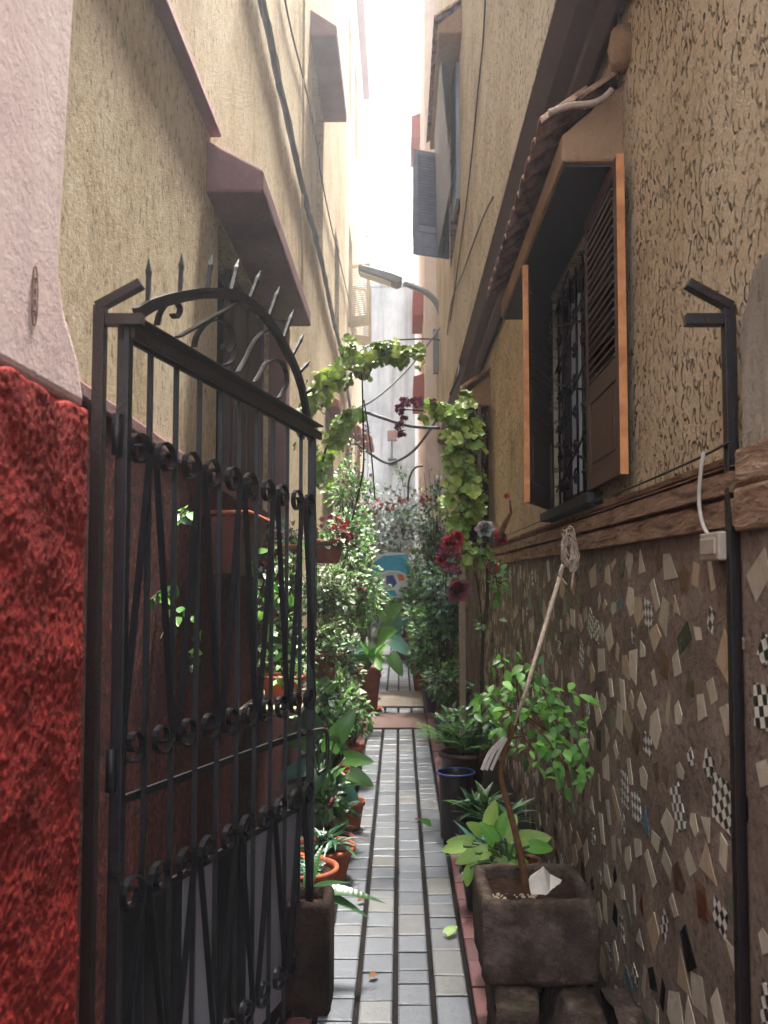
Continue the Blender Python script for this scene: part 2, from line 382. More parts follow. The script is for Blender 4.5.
def copy_part(o, parent, loc):
    c = o.copy(); COL.objects.link(c); c.parent = parent; c.location = loc
    for ch in list(o.children): copy_part(ch, c, ch.location)
    return c
def rv(s=1): return Vector((rnd.uniform(-s, s), rnd.uniform(-s, s), rnd.uniform(-s, s)))
def sphere_dir():
    while True:
        v = rv()
        if .05 < v.length < 1: return v.normalized()

# ------------------------------------------------------------------ world, light, camera
w = bpy.data.worlds.new('World'); SC.world = w; w.use_nodes = True
nt = w.node_tree; sky = nt.nodes.new('ShaderNodeTexSky'); sky.sky_type = 'NISHITA'; sky.sun_disc = False
EL, AZ = R(74), R(16)      # azimuth from +Y towards +X
sky.sun_elevation = EL; sky.sun_rotation = AZ; sky.air_density = 1.0; sky.dust_density = 4.0; sky.ozone_density = 1.0
hs = nt.nodes.new('ShaderNodeHueSaturation'); hs.inputs['Saturation'].default_value = .35
nt.links.new(sky.outputs[0], hs.inputs['Color']); nt.links.new(hs.outputs[0], nt.nodes['Background'].inputs[0])
nt.nodes['Background'].inputs[1].default_value = .12
ld = bpy.data.lights.new('sun', 'SUN'); ld.energy = 2.6; ld.angle = R(9); ld.color = (1, .95, .86)
lo = bpy.data.objects.new('sun', ld); COL.objects.link(lo)
sd_ = Vector((math.cos(EL)*math.sin(AZ), math.cos(EL)*math.cos(AZ), math.sin(EL)))
lo.rotation_euler = sd_.to_track_quat('Z', 'Y').to_euler(); lo.location = (0, 0, 20)
cam = bpy.data.cameras.new('camera'); co = bpy.data.objects.new('camera', cam); COL.objects.link(co)
co.location = (0, 0, E); co.rotation_euler = (R(90)+PITCH, 0, 0)
cam.sensor_fit = 'VERTICAL'; cam.sensor_height = 36; cam.sensor_width = 27; cam.lens = F*36/1024
cam.shift_x = -16/1024; cam.shift_y = (CY-512)/1024; cam.clip_end = 500; cam.clip_start = .05
cam.dof.use_dof = True; cam.dof.focus_distance = 3.6; cam.dof.aperture_fstop = 4.5
SC.camera = co
SC.view_settings.view_transform = 'Standard'; SC.view_settings.look = 'None'; SC.view_settings.exposure = 3.75; SC.view_settings.gamma = 1
SC.render.engine = 'CYCLES'; SC.cycles.max_bounces = 8; SC.cycles.diffuse_bounces = 5; SC.cycles.volume_bounces = 0
SC.cycles.use_denoising = True
try: SC.cycles.denoiser = 'OPENIMAGEDENOISE'
except Exception: pass

# ------------------------------------------------------------------ ground
mb = MB(); mb.add([(-60, -8, gz(-8)-.03), (60, -8, gz(-8)-.03), (60, 120, gz(120)-.03), (-60, 120, gz(120)-.03)], [(0, 1, 2, 3)])
tag(mb.build('ground', 'grout_soil'), kind='structure')
mb = MB(); pav = MB(); br = MB()
PX0, CWD = -.302, .141
def slabbox(m, x0, x1, y0, y1, zt, th=.03, mi=0, j=.0015):
    a = [rnd.uniform(-j, j) for _ in range(4)]
    c = [(x0, y0), (x1, y0), (x1, y1), (x0, y1)]; b = .006
    vs = [(x, y, gz(y)+zt-th) for x, y in c]+[(x, y, gz(y)+zt-.004+a[i]) for i, (x, y) in enumerate(c)]
    ins = [(x0+b, y0+b), (x1-b, y0+b), (x1-b, y1-b), (x0+b, y1-b)]
    vs += [(x, y, gz(y)+zt+a[i]) for i, (x, y) in enumerate(ins)]
    m.add(vs, [(0,1,5,4),(1,2,6,5),(2,3,7,6),(3,0,4,7),(4,5,9,8),(5,6,10,9),(6,7,11,10),(7,4,8,11),(8,9,10,11)], mi)
gaps = [(7.95, 8.75), (9.05, 10.15)]     # cross slabs
def ingap(y): return any(a-.02 < y < b for a, b in gaps)
for c in range(4):
    x0 = PX0+c*CWD; y = .3+rnd.uniform(0, .1)
    while y < 19.5:
        L = rnd.choice((.105, .15, .21, .15, .21))
        ye = y+L
        for a, b in gaps:
            if y < a < ye: ye = a
        if not ingap(y): slabbox(pav, x0+.009+(.004 if c else 0), x0+CWD-.009, y, ye-.011, rnd.uniform(0, .003))
        y = ye if not ingap(y) else min(b for a, b in gaps if y < b)+.001
tag(pav.build('path', 'paver'), kind='structure')
for x0, x1 in ((PX0+4*CWD+.012, PX0+4*CWD+.125), (PX0-.135, PX0-.012)):
    y = .25
    while y < 19:
        L = .2
        slabbox(br, x0, x1, y, y+L-.008, rnd.uniform(.006, .012) if x0 > 0 else rnd.uniform(0, .004)); y += L
tag(br.build('brick_edging', 'red_brick'), kind='structure')
sl = MB(); slabbox(sl, PX0+.01, PX0+4*CWD, 7.98, 8.7, .012, mi=1); slabbox(sl, PX0+.01, PX0+4*CWD, 9.1, 10.1, .014, mi=0)
tag(sl.build('path_slabs', ['slab_beige', 'slab_red']), kind='structure')

# ------------------------------------------------------------------ walls with holes
def wall_mesh(X, thick, y0, y1, z0, z1, holes=()):
    """plane facing the alley at x=X, body goes to X+thick; holes = (ya,yb,za,zb)"""
    mb = MB()
    ys = sorted(set([y0, y1]+[h[i] for h in holes for i in (0, 1)])); zs = sorted(set([z0, z1]+[h[i] for h in holes for i in (2, 3)]))
    def inh(a, b): return any(h[0] < a < h[1] and h[2] < b < h[3] for h in holes)
    for XX in (X, X+thick):
        for i in range(len(ys)-1):
            for j in range(len(zs)-1):
                if not inh((ys[i]+ys[i+1])/2, (zs[j]+zs[j+1])/2):
                    q = [(XX, ys[i], zs[j]), (XX, ys[i+1], zs[j]), (XX, ys[i+1], zs[j+1]), (XX, ys[i], zs[j+1])]
                    mb.add(q, [(0, 1, 2, 3)])
    def ring(a, b, c, d):
        q = [(a, c), (b, c), (b, d), (a, d)]
        for k in range(4):
            p, r_ = q[k], q[(k+1) % 4]
            mb.add([(X, *p), (X, *r_), (X+thick, *r_), (X+thick, *p)], [(0, 1, 2, 3)])
    ring(y0, y1, z0, z1)
    for h in holes: ring(*h)
    return mb

def hood(parent, Xw, Xo, y0, y1, zb, zt_o, zt_w, mat, name='window_hood'):
    mb = MB(); mb.prism([(Xw, y0, zb), (Xo, y0, zb), (Xo, y0, zt_o), (Xw, y0, zt_w)], (0, y1-y0, 0))
    return mb.build(name, mat, parent, bevel=.012)

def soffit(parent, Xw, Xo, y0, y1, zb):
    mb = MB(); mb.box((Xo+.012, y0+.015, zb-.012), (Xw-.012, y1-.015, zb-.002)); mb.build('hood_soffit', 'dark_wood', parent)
def shutter(parent, hinge, free, z0, z1, m_body, m_edge=None, th=.035, panel=.3, slant=1, name='shutter'):
    h, f = Vector((hinge[0], hinge[1], 0)), Vector((free[0], free[1], 0))
    d = (f-h); wd = d.length; d.normalize(); n = Vector((-d.y, d.x, 0))
    Z = Vector((0, 0, 1)); st = .055
    fr = MB()
    def pc(a, b, za, zb, t=th): fr.obox(h+d*(a+b)/2+Z*(za+zb)/2, d*(b-a)/2, n*t/2, Z*(zb-za)/2)
    zp = z0+(z1-z0)*panel
    pc(0, st, z0, z1); pc(wd-st, wd, z0, z1)
    for za, zb in ((z0, z0+.07), (zp-.04, zp+.04), (z1-.06, z1)): pc(st+.0005, wd-st-.0005, za, zb, th*.96)
    root = fr.build(name, m_body, parent, bevel=.003)
    pn = MB(); pn.obox(h+d*wd/2+Z*(z0+.07+zp-.04)/2, d*(wd/2-st-.001), n*th*.25, Z*((zp-.04-z0-.07)/2-.0005))
    pn.obox(h+d*wd/2+Z*(z0+.07+zp-.04)/2, d*(wd/2-st-.035), n*th*.42, Z*((zp-.11-z0)/2-.03))
    pn.build('panel', m_body, root, bevel=.004)
    lv = MB(); z = zp+.055
    while z < z1-.075:
        c = h+d*wd/2+Z*z
        ax = (n*.8+Z*.45*slant).normalized()
        lv.obox(c, d*(wd/2-st-.002), ax*.021, ax.cross(d)*.0045); z += .034
    lv.build('louvres', m_body, root)
    if m_edge:
        e = MB(); e.obox(h+d*(wd+.003)+Z*(z0+z1)/2, d*.003, n*(th/2+.001), Z*(z1-z0)/2); e.build('edge_strip', m_edge, root)
    return root
def tiled_roof(parent, Xw, Xo, y0, y1, zo, zw, mat='rooftile'):
    mb = MB(); n = max(3, round((y1-y0)/.155)); st = (y1-y0)/n
    for i in range(n):
        y = y0+(i+.5)*st; r = st*.52
        for k, (a, b) in enumerate(((0, .55), (.45, 1))):
            pts = []
            for q in (a, b):
                x = Xo+(Xw-Xo)*q; z = zo+(zw-zo)*q+(.012 if k == 0 else 0.0); pts.append((x, z))
            vs = []; m = 7
            for x, z in pts:
                for rr in (r, r-.014):
                    for t in range(m):
                        th = math.pi*t/(m-1); vs.append((x, y-math.cos(th)*rr, z+math.sin(th)*rr*.62))
            fs = []
            for t in range(m-1):
                fs += [(t, t+1, 2*m+t+1, 2*m+t), (m+t+1, m+t, 3*m+t, 3*m+t+1), (t+1, t, m+t, m+t+1), (2*m+t, 2*m+t+1, 3*m+t+1, 3*m+t)]
            mb.add(vs, fs, smooth=False)
    return mb.build('tile_roof', mat, parent)

# ================================================================== LEFT HOUSE
LX = -.85
lh = thing('house', 'yellow plastered house with red dado behind the open iron gate', 'house', (LX-.3, 6, 0))
holes = [(3.8, 5.3, E+.42, E+1.68), (7.75, 8.95, E+3.5, E+5.1), (9.6, 10.5, E+.6, E+1.9), (10.6, 11.4, E+3.3, E+4.6)]
wall_mesh(LX, -.3, 1.3, 12.6, -.1, E+11, holes).build('wall', 'yellow_plaster', lh)
# dado
zz = lambda px, py: W(px, py, LX).z
dz0, dz1 = E+.50, E+.34
mb = MB(); mb.prism([(LX+.018, 1.3, -.1), (LX+.018, 6.8, -.1), (LX+.018, 6.8, dz1-.02), (LX+.018, 1.3, dz0)], (-.04, 0, 0)); mb.build('dado', 'shaded_red_render', lh)
mb = MB(); mb.prism([(LX+.026, 1.3, dz0), (LX+.026, 6.8, dz1-.02), (LX+.026, 6.8, dz1+.03), (LX+.026, 1.3, dz0+.045)], (-.05, 0, 0)); mb.build('dado_trim', 'mauve_trim', lh, bevel=.008)
p = W(213, 143, LX)
mb = MB(); mb.prism([(LX-.02, 1.3, p.z-.0), (LX+.05, 1.3, p.z), (LX+.035, 1.3, p.z+.07), (LX-.02, 1.3, p.z+.09)], (0, 2.33, 0)); mb.build('string_course', 'mauve_trim', lh, bevel=.008)
hood(lh, LX-.01, -.60, 3.55, 5.5, E+1.70, E+1.80, E+1.94, 'mauve_trim')
# window under the hood: dark opening, closed shutter, posts
wn = MB(); wn.box((LX-.16, 3.8, E+.42), (LX-.2, 5.3, E+1.68)); wo = wn.build('window', 'dark_interior', lh)
mb = MB(); mb.box((LX-.06, 4.40, E+.42), (LX-.1, 5.24, E+1.68)); mb.box((LX-.045, 4.46, E+.5), (LX-.06, 4.78, E+1.6)); mb.box((LX-.045, 4.84, E+.5), (LX-.06, 5.18, E+1.6)); mb.build('shutter', 'purple_wood', wo, bevel=.004)
mb = MB(); mb.box((LX-.04, 3.8, E+.42), (LX-.1, 3.86, E+1.68)); mb.box((LX-.03, 5.24, E+.42), (LX-.1, 5.3, E+1.68)); mb.box((LX-.03, 3.86, E+.42), (LX-.1, 5.24, E+.47)); mb.build('window_frame', 'purple_wood', wo, bevel=.004)
mb = MB(); mb.box((LX-.02, 5.31, E+.0), (LX+.11, 5.52, E+1.69)); mb.build('pilaster', 'mauve_trim', lh, bevel=.01)
# upper hood + window
hood(lh, LX-.01, -.60, 7.6, 9.1, E+5.15, E+5.25, E+5.42, 'mauve_trim')
mb = MB(); mb.box((LX-.12, 7.75, E+3.5), (LX-.15, 8.95, E+5.1)); wo = mb.build('window', 'curtain', lh)
mb = MB()
for a, b, c, d in ((7.75, 7.81, 3.5, 5.1), (8.89, 8.95, 3.5, 5.1), (8.32, 8.38, 3.5, 5.1), (7.81, 8.32, 3.5, 3.56), (8.38, 8.89, 3.5, 3.56), (7.81, 8.32, 5.04, 5.1), (8.38, 8.89, 5.04, 5.1)): mb.box((LX-.07, a, E+c), (LX-.115, b, E+d))
mb.build('window_frame', 'shutter_cream', wo)
hood(lh, LX-.01, -.70, 9.4, 10.7, E+1.98, E+2.06, E+2.16, 'red_hood')
mb = MB(); mb.box((LX-.1, 9.6, E+.6), (LX-.14, 10.5, E+1.9)); mb.build('window', 'dark_interior', lh)
mb = MB(); mb.box((LX-.1, 10.6, E+3.3), (LX-.14, 11.4, E+4.6)); mb.build('window', 'dark_interior', lh)
# vertical downpipe line on the wall
mb = MB(); mb.tube([(LX+.02, 6.9, E+2.2), (LX+.02, 6.9, E+11)], .012, 8); mb.build('drain_pipe', 'pale_plaster', lh)

# far left house
fh = thing('house', 'pale cream house farther down the alley past the yellow house', 'house', (-1.2, 16, 0))
holes = [(15.2, 16.3, E+8.2, E+10), (13.6, 14.6, E+4.3, E+6.0), (13.4, 14.2, E+8.0, E+9.6), (16.5, 17.4, E+1.2, E+2.6), (13.2, 13.9, E+1, E+2.2)]
wall_mesh(LX-.005, -.3, 12.62, 19, -.1, E+11.3, holes).build('wall', 'cream_plaster', fh)
for h in holes:
    mb = MB(); mb.box((LX-.12, h[0], h[2]), (LX-.15, h[1], h[3])); wo = mb.build('window', 'dark_interior', fh)
    mb = MB(); mb.box((LX-.05, h[0], h[2]), (LX-.11, h[0]+.06, h[3])); mb.box((LX-.05, h[1]-.06, h[2]), (LX-.11, h[1], h[3])); mb.box((LX-.05, h[0]+.06, h[2]), (LX-.11, h[1]-.06, h[2]+.06)); mb.build('window_frame', 'shutter_cream', wo)
hood(fh, LX-.01, -.70, 12.7, 19, E+11.3, E+11.4, E+11.5, 'mauve_trim', 'eave')
hood(fh, LX-.01, -.55, 16.3, 17.6, E+2.72, E+2.84, E+2.96, 'red_hood')
hood(fh, LX-.01, -.62, 13.0, 14.1, E+2.3, E+2.42, E+2.54, 'red_hood')
hood(fh, LX-.01, -.50, 10.0+3.2, 14.0, E+1.05, E+1.2, E+1.3, 'red_hood', 'window_hood')
shutter(fh, (LX, 13.62), (-.50, 13.5), E+4.2, E+5.25, 'shutter_cream', panel=.12)
shutter(fh, (LX, 14.58), (-.52, 14.75), E+4.2, E+5.25, 'shutter_cream', panel=.12)

# end wall and what stands behind
ew = thing('wall', 'tall grey stained rendered wall closing the far end of the alley', 'wall', (0, 22, 0))
mb = MB(); mb.box((-3, 22, 0), (3, 22.3, P(390, 287, 22).z)); mb.build('wall', 'stained_wall', ew)
mb = MB(); mb.box((-3, 21.96, P(390, 287, 22).z+.002), (3, 22.34, P(390, 287, 22).z+.12)); mb.build('coping', 'stained_wall', ew)
q = P(404, 515, 22)
mb = MB(); mb.box((P(368, 0, 22).x, 21.94, .4), (P(411, 0, 22).x, 21.997, q.z)); mb.build('plinth', 'brown_trim', ew)
bh = thing('rooftop_house', 'beige rooftop room with one framed opening seen above the far end wall', 'house', P(365, 290, 26)-Vector((0, 0, 9)))
a, b = P(350, 205, 26), P(378, 290, 26)
mb = MB(); mb.box((a.x, 26, 0), (b.x, 28, a.z)); mb.build('wall', 'cream_plaster', bh)
a, b = P(365, 211, 25.9), P(376, 236, 25.9); mb = MB(); mb.box((a.x, 25.9, b.z), (b.x, 25.998, a.z)); mb.build('window', 'grey_plaster', bh)

# ================================================================== RIGHT HOUSE
RX, RM, RO = .83, .81, .586
zo = W(486, 260, RO).z
rh = thing('house', 'tan house on the right with mosaic base and overhanging upper floor', 'house', (RX+.3, 6, 0))
LB, LT = W(620, 545.5, .79).z, W(640, 487, .79).z
WZ0, WZ1, WY0, WY1 = E+.37, E+1.53, 3.44, 4.44
holes = [(WY0, WY1, WZ0, WZ1), (7.75, 8.85, E+.35, E+1.58)]
wall_mesh(RX, .3, -.5, 13, LT-.01, zo, holes).build('wall', 'worm_render', rh)
oh = [(7.9, 9.5, E+3.6, E+5.15)]
mb = wall_mesh(RO, .55, -.5, 13, zo, E+12, oh); mb.build('upper_wall', 'upper_render', rh)
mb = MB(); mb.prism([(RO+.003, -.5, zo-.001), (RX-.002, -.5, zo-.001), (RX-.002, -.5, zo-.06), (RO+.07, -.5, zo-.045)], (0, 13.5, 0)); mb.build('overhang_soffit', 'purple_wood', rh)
mb = MB(); mb.prism([(RX-.05, .5, zo-.06), (RX-.1, .5, zo-.055), (RX-.1, .5, zo-.10), (RX-.05, .5, zo-.12)], (0, 12.5, 0)); mb.build('soffit_moulding', 'purple_wood', rh)
# ledge
mb = MB()
for (za, zb, pr) in ((LB, LB+.075, .79), (LB+.078, LB+.14, .782), (LB+.143, LT-.03, .788), (LT-.027, LT, .80)):
    n = 40; y0, y1 = 1.955, 9.5
    vs = []; fs = []
    for i in range(n+1):
        y = y0+(y1-y0)*i/n; j = rnd.uniform(-.004, .004)
        vs += [(RX+.01, y, za), (pr+j, y, za+.006), (pr+j-.004, y, zb-.006), (RX+.01, y, zb)]
    for i in range(n):
        a = i*4
        for k in range(3): fs.append((a+k, a+k+1, a+4+k+1, a+4+k))
        fs.append((a+3, a, a+4, a+7))
    fs += [(0, 1, 2, 3), (n*4+3, n*4+2, n*4+1, n*4)]
    mb.add(vs, fs, smooth=False)
mb.build('ledge', 'hewn_ledge', rh)
# mosaic base
def shards(y0, y1, z0, z1, X, dist, skip=0.0, seed=3):
    rr = random.Random(seed); pts = []; mb = MB(); cell = {}
    for _ in range(int((y1-y0)*(z1-z0)/dist**2*14)):
        y, z = rr.uniform(y0, y1), rr.uniform(z0, z1); k = (int(y/dist), int(z/dist))
        if any((q[0]-y)**2+((q[1]-z)*.8)**2 < dist*dist for a in (-1, 0, 1) for b in (-1, 0, 1) for q in cell.get((k[0]+a, k[1]+b), [])): continue
        cell.setdefault(k, []).append((y, z)); pts.append((y, z))
    for y, z in pts:
        if rr.random() < skip: continue
        kind = rr.choices(range(7), (50, 14, 20, 7, 9, 1.5, 4) if y < 3.6 else (16, 34, 9, 9, 26, 1, 8))[0]
        sz = rr.uniform(.6, 1.25); hw, hh = rr.uniform(.04, .068)*sz, rr.uniform(.04, .066)*sz
        ty = rr.random(); rot = rr.gauss(0, .55)
        if ty < .4: poly = [(-hw, rr.uniform(-.4, .4)*hh), (rr.uniform(-.4, .4)*hw, -hh), (hw, rr.uniform(-.4, .4)*hh), (rr.uniform(-.4, .4)*hw, hh)]
        elif ty < .6: poly = [(-hw*.7, -hh*rr.uniform(.3, .8)), (hw*.6, -hh*rr.uniform(.6, 1)), (hw, hh*.4), (hw*.2, hh), (-hw, hh*rr.uniform(.2, .6))]
        elif ty < .78: poly = [(-hw*.55, -hh), (hw*.5, -hh*.9), (hw*.6, hh), (-hw*.5, hh*.85)]
        elif ty < .92: poly = [(-hw, -hh*.7), (hw, -hh*.3), (rr.uniform(-.5, .5)*hw, hh)]
        else: poly = [(-hw*.35, -hh*1.15), (hw*.35, -hh*1.1), (hw*.2, hh*1.2), (-hw*.3, hh*1.1)]
        mi = [0, 1, 2, 3, 4, 5, 6][kind]
        if mi == 2: poly = [(-hw*.75, -hh*.85), (hw*.75, -hh*.8), (hw*.75, hh*.85), (-hw*.75, hh*.85)] if rr.random() < .6 else poly; rot *= .7
        c_, s_ = math.cos(rot), math.sin(rot)
        pr = rr.uniform(.001, .0025)
        P3 = [(X-pr+rr.uniform(-.001, .001), y+a*c_-b*s_, z+a*s_+b*c_) for a, b in poly]
        n = len(P3); back = [(X+.004, p[1], p[2]) for p in P3]
        mb.add(P3+back, [tuple(range(n))]+[(k, (k+1) % n, n+(k+1) % n, n+k) for k in range(n)], mi)
    return mb
TM = ['tile_cream', 'tile_beige', 'tile_checker', 'tile_black', 'tile_brown', 'tile_blue', 'tile_sage']
mb = MB(); mb.box((RM, 1.93, -.1), (RM+.3, 13, LT-.012)); bm_ = mb.build('base_wall', 'mortar', rh)
shards(1.99, 8.5, .08, LB-.05, RM, .091, .01).build('mosaic_tiles', TM, bm_)

# main window hood with tiles
hood(rh, RX+.01, .60, 3.0, 4.85, E+1.55, E+1.65, E+1.86, 'tan_trim')
tiled_roof(rh, RX, .52, 2.96, 4.9, E+1.665, E+1.88)
mb = MB(); mb.lathe([(.0, .075), (.05, .07), (.062, .0), (.05, -.06), (.0, -.07)], (RX-.01, 2.93, E+1.93), 12); mb.build('junction_box', 'tan_trim', rh)
wr = MB(); wr.box((RX+.10, WY0, WZ0), (RX+.14, WY1, WZ1))
win = wr.build('window', 'dark_interior', rh)
mb = MB()
for a, b, c, d in ((WY0, WY0+.06, WZ0, WZ1), (WY1-.06, WY1, WZ0, WZ1), (WY0+.06, WY1-.06, WZ0, WZ0+.06), (WY0+.06, WY1-.06, WZ1-.06, WZ1), (3.92, 3.96, WZ0+.06, WZ1-.06)): mb.box((RX+.045, a, c), (RX+.098, b, d))
mb.build('window_frame', 'dark_wood', win, bevel=.003)
mb = MB(); n = 60; vs = []; fs = []
for i in range(n+1):
    y = WY0+.08+(WY1-WY0-.16)*i/n; x = RX+.082+.010*math.sin(i*1.1)+.004*math.sin(i*2.7)
    vs += [(x, y, WZ0+.07), (x, y, WZ1-.08)]
mb.add(vs, [(2*i, 2*i+2, 2*i+3, 2*i+1) for i in range(n)], smooth=True); mb.build('curtain', 'curtain', win)
# grille: flat bars, diagonals, scroll blossoms
mb = MB(); gx = RX+.02
for k in range(7):
    y = WY0+.05+k*(WY1-WY0-.1)/6; mb.tube([(gx, y, WZ0+.02), (gx, y, WZ1-.02)], .006, 6)
for k in range(4):
    z = WZ0+.1+k*.32
    mb.tube([(gx-.008, WY0+.03, z), (gx-.008, WY1-.03, z+.26)], .006, 6); mb.tube([(gx-.014, WY0+.03, z+.26), (gx-.014, WY1-.03, z)], .006, 6)
def spiral(c, r0, turns, a0, sgn, axes, n=22, rend=.25):
    c = Vector(c); A, B = Vector(axes[0]), Vector(axes[1]); out = []
    for i in range(n+1):
        t = i/n; r = r0*(1-t*(1-rend)); th = a0+sgn*turns*2*math.pi*t
        out.append(c+A*math.cos(th)*r+B*math.sin(th)*r)
    return out
for i in range(5):
    for j in range(7):
        c = (gx-.01, WY0+.12+i*.19, WZ0+.12+j*.155)
        mb.tube(spiral(c, .042, 1.3, i+j, 1 if (i+j) % 2 else -1, ((0, 1, 0), (0, 0, 1)), 14, .2), .0065, 5)
        mb.lathe([(0, -.012), (.014, -.008), (.017, 0), (.014, .008), (0, .012)], c, 8)
mb.build('grille', 'black_iron', win)
mb = MB(); mb.prism([(RX+.1, WY0-.06, WZ0), (RX-.07, WY0-.06, WZ0-.01), (RX-.07, WY0-.06, WZ0-.055), (RX+.1, WY0-.06, WZ0-.065)], (0, WY1-WY0+.12, 0)); mb.build('window_sill', 'dark_wood', win, bevel=.004)
shutter(rh, (.795, 3.45), (.785, 2.89), E+.37, E+1.52, 'shutter_brown', 'shutter_edge', th=.026, panel=.34)
shutter(rh, (.815, 4.43), (.607, 3.94), E+.37, E+1.52, 'shutter_brown', 'shutter_edge', th=.026, panel=.34)
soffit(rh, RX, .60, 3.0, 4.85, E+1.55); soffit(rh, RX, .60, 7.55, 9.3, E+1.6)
# second window
hood(rh, RX+.01, .60, 7.55, 9.3, E+1.60, E+1.70, E+1.9, 'tan_trim')
tiled_roof(rh, RX, .55, 7.5, 9.35, E+1.72, E+1.92)
mb = MB(); mb.box((RX+.1, 7.75, E+.35), (RX+.14, 8.85, E+1.58)); mb.build('window', 'dark_interior', rh)
shutter(rh, (.81, 7.78), (.70, 7.25), E+.2, E+1.55, 'shutter_brown', panel=.2, slant=-1)
shutter(rh, (.81, 8.8), (.63, 8.35), E+.2, E+1.55, 'shutter_brown', panel=.2)
# upper window with blue-grey shutter
hood(rh, RO+.01, .36, 7.6, 9.75, E+5.18, E+5.26, E+5.46, 'tan_trim')
tiled_roof(rh, RO, .32, 7.55, 9.8, E+5.28, E+5.48)
mb = MB(); mb.box((RO+.1, 7.9, E+3.6), (RO+.14, 9.5, E+5.15)); mb.build('window', 'dark_interior', rh)
shutter(rh, (.57, 9.45), (.15, 9.30), E+3.72, E+4.95, 'shutter_blue', panel=.25)
shutter(rh, (.57, 7.92), (.555, 8.45), E+3.72, E+5.1, 'shutter_blue', panel=.25)
mb = MB(); mb.prism([(.40, 8.0, E+5.17), (.40, 9.4, E+5.17), (.43, 9.4, E+3.75), (.5, 8.0, E+3.9)], (.01, 0, 0)); mb.build('awning_board', 'shutter_blue', rh)

# near right pier beyond the post
rp = thing('gate_pier', 'grey and tan rendered pier right of the black gate post at the picture edge', 'pier', (1.0, 1.2, 0))
mb = MB(); mb.prism([W(a_, b_, .80) for a_, b_ in ((741, 452), (741, 380), (738, 330), (748, 292), (752, 268), (764, 252), (790, 235), (860, 190), (1000, 90), (1400, -200))]+[Vector((.80, W(1400, 0, .80).y, LT-.02)), Vector((.80, W(741, 0, .80).y, LT-.02))], (.028, 0, 0)); mb.build('rendered_patch', 'grey_plaster', rp, bevel=.008)
mb = MB(); mb.box((.795, -.5, -.1), (1.3, 1.925, LB-.002)); pb = mb.build('pier_base', 'mortar', rp)
shards(.9, 1.86, .3, LB-.06, .795, .1, .03, 11).build('mosaic_tiles', TM, pb)
mb = MB()
for za, zb, pr in ((LB-.012, LB+.09, .775), (LB+.0895, LT, .78)): mb.box((pr, -.5, za), (.86, 1.93, zb))
mb.build('ledge', 'hewn_ledge', rp, bevel=.01)

# left pier, pink above red
lp = thing('gate_pier', 'pink pier with rough red painted lower half at the left picture edge', 'pier', (-.8, 1, 0))
def pe(px, py): v = W(px, py, -.66); return v
zr = pe(87, 411).z
edge = [pe(76, 0), pe(68, 150), pe(61, 270), pe(66, 310), pe(80, 360), pe(87, 411)]
ztop = E+3.0
mb = MB(); poly = [(-.66, -.6, zr), (-.66, edge[-1].y, zr)]+[(-.66, e.y, e.z) for e in reversed(edge[:-1])]+[(-.66, edge[0].y, ztop), (-.66, -.6, ztop)]
mb.prism(poly, (-.45, 0, 0)); mb.build('pier', 'pink_plaster', lp, bevel=.02, seg=3)
mb = MB(); pl = []
n = 60
ys = -.6; ye = edge[-1].y-.005
vs = []; fs = []; NY, NZ = 210, 330; rr = random.Random(5); ys = .85
for j in range(NZ+1):
    for i in range(NY+1):
        y = ys+(ye-ys)*i/NY; zt = zr+.006*math.sin(y*23)+.004*math.sin(y*51)
        z = -.1+(zt+.1)*j/NZ
        q_ = Vector((0, y, z)); d_ = .0012*mnoise.noise(q_*45)+.0024*mnoise.noise(q_*120+Vector((3, 1, 2)))+.004*mnoise.noise(q_*9)
        vs.append((-.655+d_+.0022*max(0, mnoise.noise(q_*60+Vector((9, 0, 0))))-(.01 if (j == NZ) else 0)-(.012 if i == NY else 0), y, z))
for j in range(NZ):
    for i in range(NY):
        a = j*(NY+1)+i; fs.append((a, a+1, a+NY+2, a+NY+1))
mb.add(vs, fs, smooth=True); mb.box((-.665, -.6, -.1), (-1.1, ye, zr-.001)); mb.build('red_lower_half', 'red_render', lp)
# scratched oval mark
mb = MB(); c = pe(34, 296)
mb.tube([(-.6585, c.y+.012*math.cos(t*.3), c.z+.055*math.sin(t*.3)) for t in range(22)], .0012, 4)
for k in range(4): mb.tube([(-.6585, c.y-.004, c.z+.03-k*.02), (-.6585, c.y+.004, c.z+.036-k*.02), (-.6585, c.y+.002, c.z+.024-k*.02)], .0012, 4)
mb.build('scratched_mark', 'brown_trim', lp)

# far right building
fr = thing('house', 'pale pinkish house beyond the tan house with small red hoods', 'house', (.7, 17, 0))
wall_mesh(.40, .6, 13.02, 22, -.1, E+12, [(14, 14.9, E+3.4, E+4.4), (16, 17, E+1.0, E+2.0)]).build('wall', 'pink_white_plaster', fr)
for y0, y1, z in ((13.9, 15, 4.5), (13.9, 15, 6.3), (15.9, 17.1, 8.7), (13.5, 14.4, 2.9)): hood(fr, .405, .22, y0, y1, E+z, E+z+.45, E+z+.5, 'red_hood')
mb = MB(); mb.box((.5, 14, E+3.4), (.53, 14.9, E+4.4)); mb.build('window', 'dark_interior', fr)
mb = MB(); mb.box((.5, 16, E+1), (.53, 17, E+2)); mb.build('window', 'dark_interior', fr)

